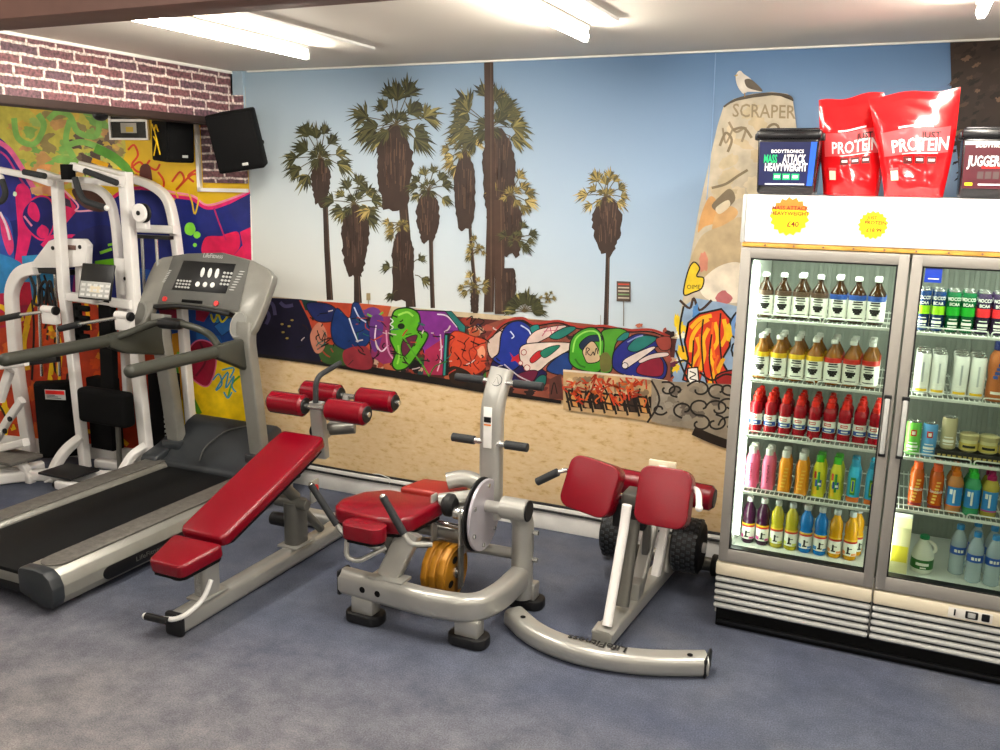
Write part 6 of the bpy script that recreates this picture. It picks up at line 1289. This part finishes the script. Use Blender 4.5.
# cabinet floor, right
def carton():
    b = MB(); b.box(-.035, .035, -.035, .035, 0, .20, lm('carton_cream', '#e0d8a8', .5), .002); b.poly([(-.035, -.035, .2), (.035, -.035, .2), (.035, 0, .235), (-.035, 0, .235)], lm('carton_cream', '#e0d8a8')); b.poly([(-.035, .035, .2), (.035, .035, .2), (.035, 0, .235), (-.035, 0, .235)], lm('carton_cream', '#e0d8a8')); b.box(-.035, .035, -.002, .002, .23, .25, LW)
    root = obj('drink_carton', b, local=True); b = MB(); b.box(-.03, .03, -.0362, -.0352, .05, .12, lm('print_yellow', '#d8c83c', .4)); obj('front_print', b, root, local=True); return root
put('carton', carton, at(899, 545, Y=3.85).x+.004, 3.85, .352, 'pale cream drink carton at the far left of the cabinet floor, right door', 'carton', None)
def milk():
    mk = lm('milk_white', '#e4e6da', .3)
    def ex(b): b.tube([(.03, 0, .085), (.046, 0, .095), (.042, 0, .12), (.018, 0, .135)], .007, mk, .02, n=8)
    return bottle('milk_bottle', [(.036, 0), (.042, .005), (.043, .075), (.036, .10), (.018, .135), (.016, .145), (0, .145)], mk, (.019, .142, .158, lm('cap_dark_green', '#14804c', .3)), [(.0438, .02, .06, lm('label_green', '#2c6e2c', .4))], lambda b: (b.arc_patch(.0442, -34, 34, .036, .048, LW), b.arc_patch(.0442, -10, 20, .024, .03, LW)), extra=ex)
put('milk', milk, at(924, 545, Y=3.89).x, 3.89, .352, 'small white milk bottle with dark green cap and green label', 'bottle', None)
def water():
    cp = M('clear_plastic')
    prof = [(.024, 0), (.03, .006)] + [(.0305 if k % 2 else .0285, .02+k*.011) for k in range(5)] + [(.0305, .085), (.0305, .13), (.029, .15), (.018, .18), (.012, .19), (.012, .2), (0, .2)]
    return bottle('water_bottle', prof, cp, (.015, .193, .214, lm('cap_blue', '#2c86c8', .3)), [(.0312, .09, .122, lm('label_royal', '#1c50a8', .4))], lambda b: (b.arc_patch(.0316, -30, -10, .10, .112, LW), b.arc_patch(.0316, -4, 10, .10, .112, LW), b.arc_patch(.0316, 16, 34, .10, .112, LW)))
for (p_, y_, l) in ((958, 3.93, 'set furthest back and left'), (976, 3.87, 'leftmost of the two at the glass'), (995, 3.865, 'at the glass against the picture edge'), (975, 4.0, 'behind the leftmost glass side one'), (992, 3.975, 'behind the rightmost one')): put('water', water, at(p_, 550, Y=y_).x, y_, .352, f'clear water bottle with blue cap and label, {l}', 'bottle', 'water bottles on the cabinet floor')

# ================================================================ stickers and packs on top
def star(label, px_, py_, r, mtop, lines):
    q = at(px_, py_, Y=FD-.004); b = MB(); n = 17; T = basis((q.x, FD-.0045, q.z), (1, 0, 0), (0, 0, 1)); sg = (T.to_3x3() @ Vector((0, 0, 1))).y
    ol = [((r if k % 2 else r*.86)*math.cos(math.pi*k/n), (r if k % 2 else r*.86)*math.sin(math.pi*k/n)) for k in range(2*n)]
    b.prism(ol, .0012, M('yellow_sticker'), T @ Matrix.Translation((0, 0, -.0006)))
    if mtop:
        up_ = [(x, y) for x, y in ol if y > r*.25]; up_.sort(key=lambda p: -math.atan2(p[1]-r*.25, p[0])); b.prism(up_, .0002, M('orange_sticker'), T @ Matrix.Translation((0, 0, .0007)))
    for s, dx, dy, sz in lines: b.text(s, sz, T @ Matrix.Translation((dx, dy, .0016)), M('ink_red'), .0003, bold=.0003)
    o = obj('price_sticker', b); tag(o, label, 'sticker')
star('large orange and yellow star shaped price sticker on the fridge header', 789.5, 216.5, .076, True, [('MASS ATTACK', 0, .032, .021), ('HEAVYWEIGHT', 0, .011, .021), ('£40', .015, -.03, .03)])
star('smaller plain yellow star shaped price sticker on the fridge header', 873, 225, .054, False, [('JUST', -.005, .026, .017), ('PROTEIN', .008, .008, .019), ('£18.99', .005, -.02, .02)])
b = MB(); q0, q1 = at(926, 265, Y=FD+.010), at(941, 283, Y=FD+.010); b.box(q0.x, q1.x, FD+.0098, FD+.0115, q1.z, q0.z, M('blue_sticker'), .0005); b.box(q0.x+.012, q1.x-.008, FD+.0092, FD+.0099, q1.z+.012, q1.z+.016, LW); o = obj('blue_sticker', b); tag(o, 'small square blue sticker at the top left of the right glass door', 'sticker')

lm('tub_black', '#151517', .25); lm('tub_blue', '#070f40', .35); lm('tub_maroon', '#4a1620', .35); lm('print_green', '#10a868', .4); lm('tub_blue_side', '#1a52c8', .35)
def tub(x0, x1, yf, z0, h, label, face, lines, boxes, cat='tub'):
    d = .2; cx, cy = (x0+x1)/2, yf+d/2; w_ = x1-x0
    t = thing('supplement_tub', label, cat, (cx, cy, z0))
    b = MB(); T = Matrix.Translation((cx, cy, 0))
    bm_ = bmesh.new(); bmesh.ops.create_cube(bm_, size=1)
    for v in bm_.verts:
        k = .93 if v.co.z < 0 else 1; v.co = Vector((cx+v.co.x*w_*k, cy+v.co.y*d*k, z0+h*.5*.86+v.co.z*h*.86))
    bmesh.ops.bevel(bm_, geom=bm_.edges[:], offset=.014, segments=3, affect='EDGES', profile=.5); b.merge(bm_, M('tub_black')); obj('body', b, t)
    b = MB(); b.box(x0-.006, x1+.006, yf-.006, yf+d+.006, z0+h*.84, z0+h*.965, M('tub_black'), .008); b.box(x0+.002, x1-.002, yf+.002, yf+d-.002, z0+h*.95, z0+h, M('tub_black'), .008)
    b.box(x0-.016, x0+.01, yf+.02, yf+.07, z0+h*.82, z0+h*.93, M('black_plastic'), .006); b.box(x1-.01, x1+.016, yf+.02, yf+.07, z0+h*.82, z0+h*.93, M('black_plastic'), .006); obj('lid', b, t)
    # wrap label on the slightly sloping front
    k0, k1 = .935, .99
    def fp(u, v, off=.0015):      # u -1..1, v 0..1 of body height
        k = .93+.07*v; return Vector((cx+u*w_/2*k, cy-d/2*k-off, z0+h*.86*v))
    b = MB()
    A = [fp(-.93, .16), fp(.93, .16), fp(.93, .92), fp(-.93, .92)]; b.poly(A, face)
    for (u0, u1, v0, v1, m) in boxes: b.poly([fp(u0, v0, .0022), fp(u1, v0, .0022), fp(u1, v1, .0022), fp(u0, v1, .0022)], m)
    up = (fp(0, 1)-fp(0, 0)).normalized(); 
    for s, u, v, sz, m, sx in lines: b.text(s, sz, basis(fp(u, v, .0026), (1, 0, 0), up), m, .0003, sx=sx, bold=.0014 if sz > .03 else .0004)
    obj('label', b, t)
    return t
FT = 1.8825
G_, Wt = M('print_green'), M('lettering_white')
q0, q1 = at(754, 190, Y=3.80), at(817, 190, Y=3.80)
tub(q0.x, q1.x-.006, 3.80, FT, .26, 'black lidded supplement tub with blue label standing at the left end of the fridge top', M('tub_blue'),
    [('MASS', -.55, .62, .044, G_, .5), ('ATTACK', .24, .62, .044, Wt, .5), ('HEAVYWEIGHT', -.02, .475, .042, Wt, .56), ('BODYTRONICS', 0, .755, .018, Wt, 1.0)],
    [(.74, .93, .16, .92, M('tub_blue_side')), (-.42, -.16, .26, .37, G_), (-.11, .15, .26, .37, G_), (.2, .46, .26, .37, G_), (-.7, .66, .175, .195, Wt), (-.38, -.2, .29, .34, Wt), (-.07, .11, .29, .34, Wt), (.24, .42, .29, .34, Wt)])
q0, q1 = at(957, 190, Y=3.82), at(1028, 195, Y=3.82)
mat('sticker_grey', '#4c3e3e', .5)
tub(q0.x, q1.x, 3.82, FT, .26, 'black lidded supplement tub with dark maroon label at the right, cut by the picture edge', M('tub_maroon'),
    [('JUGGERNAUT', .0, .60, .052, Wt, .56), ('BODYTRONICS', -.1, .85, .016, Wt, 1.1)],
    [(-.93, .93, .87, .93, M('cap_grey')), (-.5, -.32, .32, .44, M('sticker_grey')), (-.27, -.09, .32, .44, M('sticker_grey')), (-.04, .14, .32, .44, M('sticker_grey')), (.19, .37, .32, .44, M('sticker_grey')), (-.85, -.62, .21, .255, M('yellow_sticker')), (-.45, .2, .215, .24, Wt), (-.4, .4, .49, .52, M('red_plastic'))])

# pouches
mat('pouch_red', '#d4141a', .16, var=.05, coat=.6); mat('pouch_pale', '#d8484c', .3, coat=.3); mat('pouch_dark', '#5c1a1a', .4)
def pouch(px0, px1, pyt, ptl, ptr, yf, label, seed):
    rr = random.Random(seed); xl, xr = at(px0, 193, Y=yf).x, at(px1, 193, Y=yf).x
    tl, tr = at(*ptl, Y=yf+.03), at(*ptr, Y=yf+.03)
    W_ = 26; H_ = 30; t = thing('protein_pouch', label, 'pouch', ((xl+xr)/2, yf+.06, FT))
    def P(u, v, side):        # u,v in 0..1 ; side -1 front, 1 back
        e = v**1.6
        L_ = xl+(tl.x-xl)*e - .012*math.sin(math.pi*min(1, v*1.0)); R_ = xr+(tr.x-xr)*e + .012*math.sin(math.pi*v)
        zt = tl.z+(tr.z-tl.z)*u; z = FT+.001+(zt-FT)*v + .006*math.sin(u*9+seed)*v
        th = .062*(1-v**2.2)*(math.sin(math.pi*min(max(u, .0), 1))**.45) + .0035
        th += .007*math.sin(u*11+v*9+seed)*(1-v)*math.sin(math.pi*u) + .004*math.sin(v*24+u*5+seed*2)*math.sin(math.pi*u)*(1 if v < .95 else 0)
        if v < .06: th *= .9
        return Vector((L_+(R_-L_)*u, yf+.065+side*th, z))
    b = MB(); i = b.mi(M('pouch_red'))
    for side in (-1, 1):
        g = [[b.bm.verts.new(P(u/W_, v/H_, side)) for u in range(W_+1)] for v in range(H_+1)]
        for v in range(H_):
            for u in range(W_):
                q = (g[v][u], g[v][u+1], g[v+1][u+1], g[v+1][u]); f = b.bm.faces.new(q if side < 0 else q[::-1]); f.material_index = i; f.smooth = True
    bmesh.ops.remove_doubles(b.bm, verts=b.bm.verts[:], dist=.0001)
    obj('bag', b, t, sharp=60)
    # printed panel follows the bag front
    def F(u, v, o=.0022): return P(u, v, -1)+Vector((0, -o, 0))
    def patch(mb, u0, u1, v0, v1, m, o=.0022, n=10, skew=0):
        k = mb.mi(m); nv = max(1, int((v1-v0)*24)); g = [[mb.bm.verts.new(F(u0+(u1-u0)*a/n, v0+(v1-v0)*c/nv+skew*(a/n), o)) for a in range(n+1)] for c in range(nv+1)]
        for c in range(nv):
            for a in range(n): f = mb.bm.faces.new((g[c][a], g[c][a+1], g[c+1][a+1], g[c+1][a])); f.material_index = k; f.smooth = True
    b = MB(); patch(b, .08, .93, .40, .64, M('pouch_pale'), .0022, 20, .02)
    for k in range(3): patch(b, .33+k*.165, .46+k*.165, .315, .385, M('pouch_dark'), .003, 5); patch(b, .35+k*.165, .44+k*.165, .34, .362, M('lettering_white'), .0036, 4)
    patch(b, .32, .80, .405, .412, M('lettering_white'), .0034, 10, .01); patch(b, .30, .72, .655, .672, M('lettering_white'), .0034, 10, .01); patch(b, .14, .25, .16, .255, M('fridge_cream'), .0034, 4); patch(b, .13, .26, .26, .285, M('pouch_pale'), .0034, 4)
    def wtext(s, u0, v0, size, m, sx, bold):
        c0 = F(u0, v0, 0); w0 = (xr-xl); hh = (tl.z+tr.z)/2-FT
        tb = MB(); tb.text(s, size, Matrix.Identity(4), m, .0, sx=sx, bold=bold)
        for v in tb.bm.verts:
            u = u0+v.co.x/w0; vv = v0+v.co.y/hh+.02*(u-u0); v.co = F(max(.01, min(.99, u)), vv, .0042)
        b.merge(tb.bm, m)
    wtext('PROTEIN', .56, .49, .066, M('lettering_white'), .58, .0013); wtext('JUST', .70, .585, .032, M('lettering_black'), .75, .0008)
    obj('print', b, t)
    # heat sealed top edge
    b = MB(); patch(b, .0, 1, .93, .985, M('pouch_red'), .0015, 20); obj('seal', b, t)
pouch(822, 878, 98, (818, 101), (884, 91), 3.90, 'glossy red protein pouch on the left, partly covered by its neighbour', 1)
pouch(884, 944, 90, (868, 96), (961, 87), 3.80, 'glossy red protein pouch in front on the right, its top edge slanting up', 4)

# ================================================================ one part, one piece: pieces of a part that stand apart become parts of their own
def part_pieces(o):
    me = o.data; n = len(me.vertices); par = list(range(n))
    def find(i):
        while par[i] != i: par[i] = par[par[i]]; i = par[i]
        return i
    for e in me.edges:
        a, c = find(e.vertices[0]), find(e.vertices[1])
        if a != c: par[a] = c
    isl = {}
    for v in me.vertices: isl.setdefault(find(v.index), []).append(v.index)
    boxes = []
    for k, vs in isl.items():
        co = [me.vertices[i].co for i in vs]
        boxes.append([{k}, [min(c[a] for c in co) for a in range(3)], [max(c[a] for c in co) for a in range(3)]])
    merged = True
    while merged:
        merged = False
        for i in range(len(boxes)):
            for j in range(i+1, len(boxes)):
                A, B = boxes[i], boxes[j]
                if all(A[1][a]-.002 <= B[2][a] and B[1][a]-.002 <= A[2][a] for a in range(3)):
                    A[0] |= B[0]; A[1] = [min(A[1][a], B[1][a]) for a in range(3)]; A[2] = [max(A[2][a], B[2][a]) for a in range(3)]
                    boxes.pop(j); merged = True; break
            if merged: break
    if len(boxes) < 2: return
    groups = [b_[0] for b_ in boxes]; base = o.name.split('.')[0]
    for gi, g in enumerate(groups):
        bm = bmesh.new(); bm.from_mesh(me); bm.verts.ensure_lookup_table()
        bmesh.ops.delete(bm, geom=[v for v in bm.verts if find(v.index) not in g], context='VERTS')
        m2 = bpy.data.meshes.new(base); bm.to_mesh(m2); bm.free()
        for mt in me.materials: m2.materials.append(mt)
        if gi == 0: first = m2; continue
        c = o.copy(); c.data = m2; c.name = base; COL.objects.link(c)
    o.data = first
SPLITS = ['cross_beam', 'curved_brace', 'hood_wing', 'rubber_foot', 'roller_end', 'end_cap', 'rear_foot', 'keypad', 'printed_scale']
for o in [o for o in bpy.data.objects if o.type == 'MESH' and o.parent and o.name.split('.')[0] in SPLITS]: part_pieces(o)
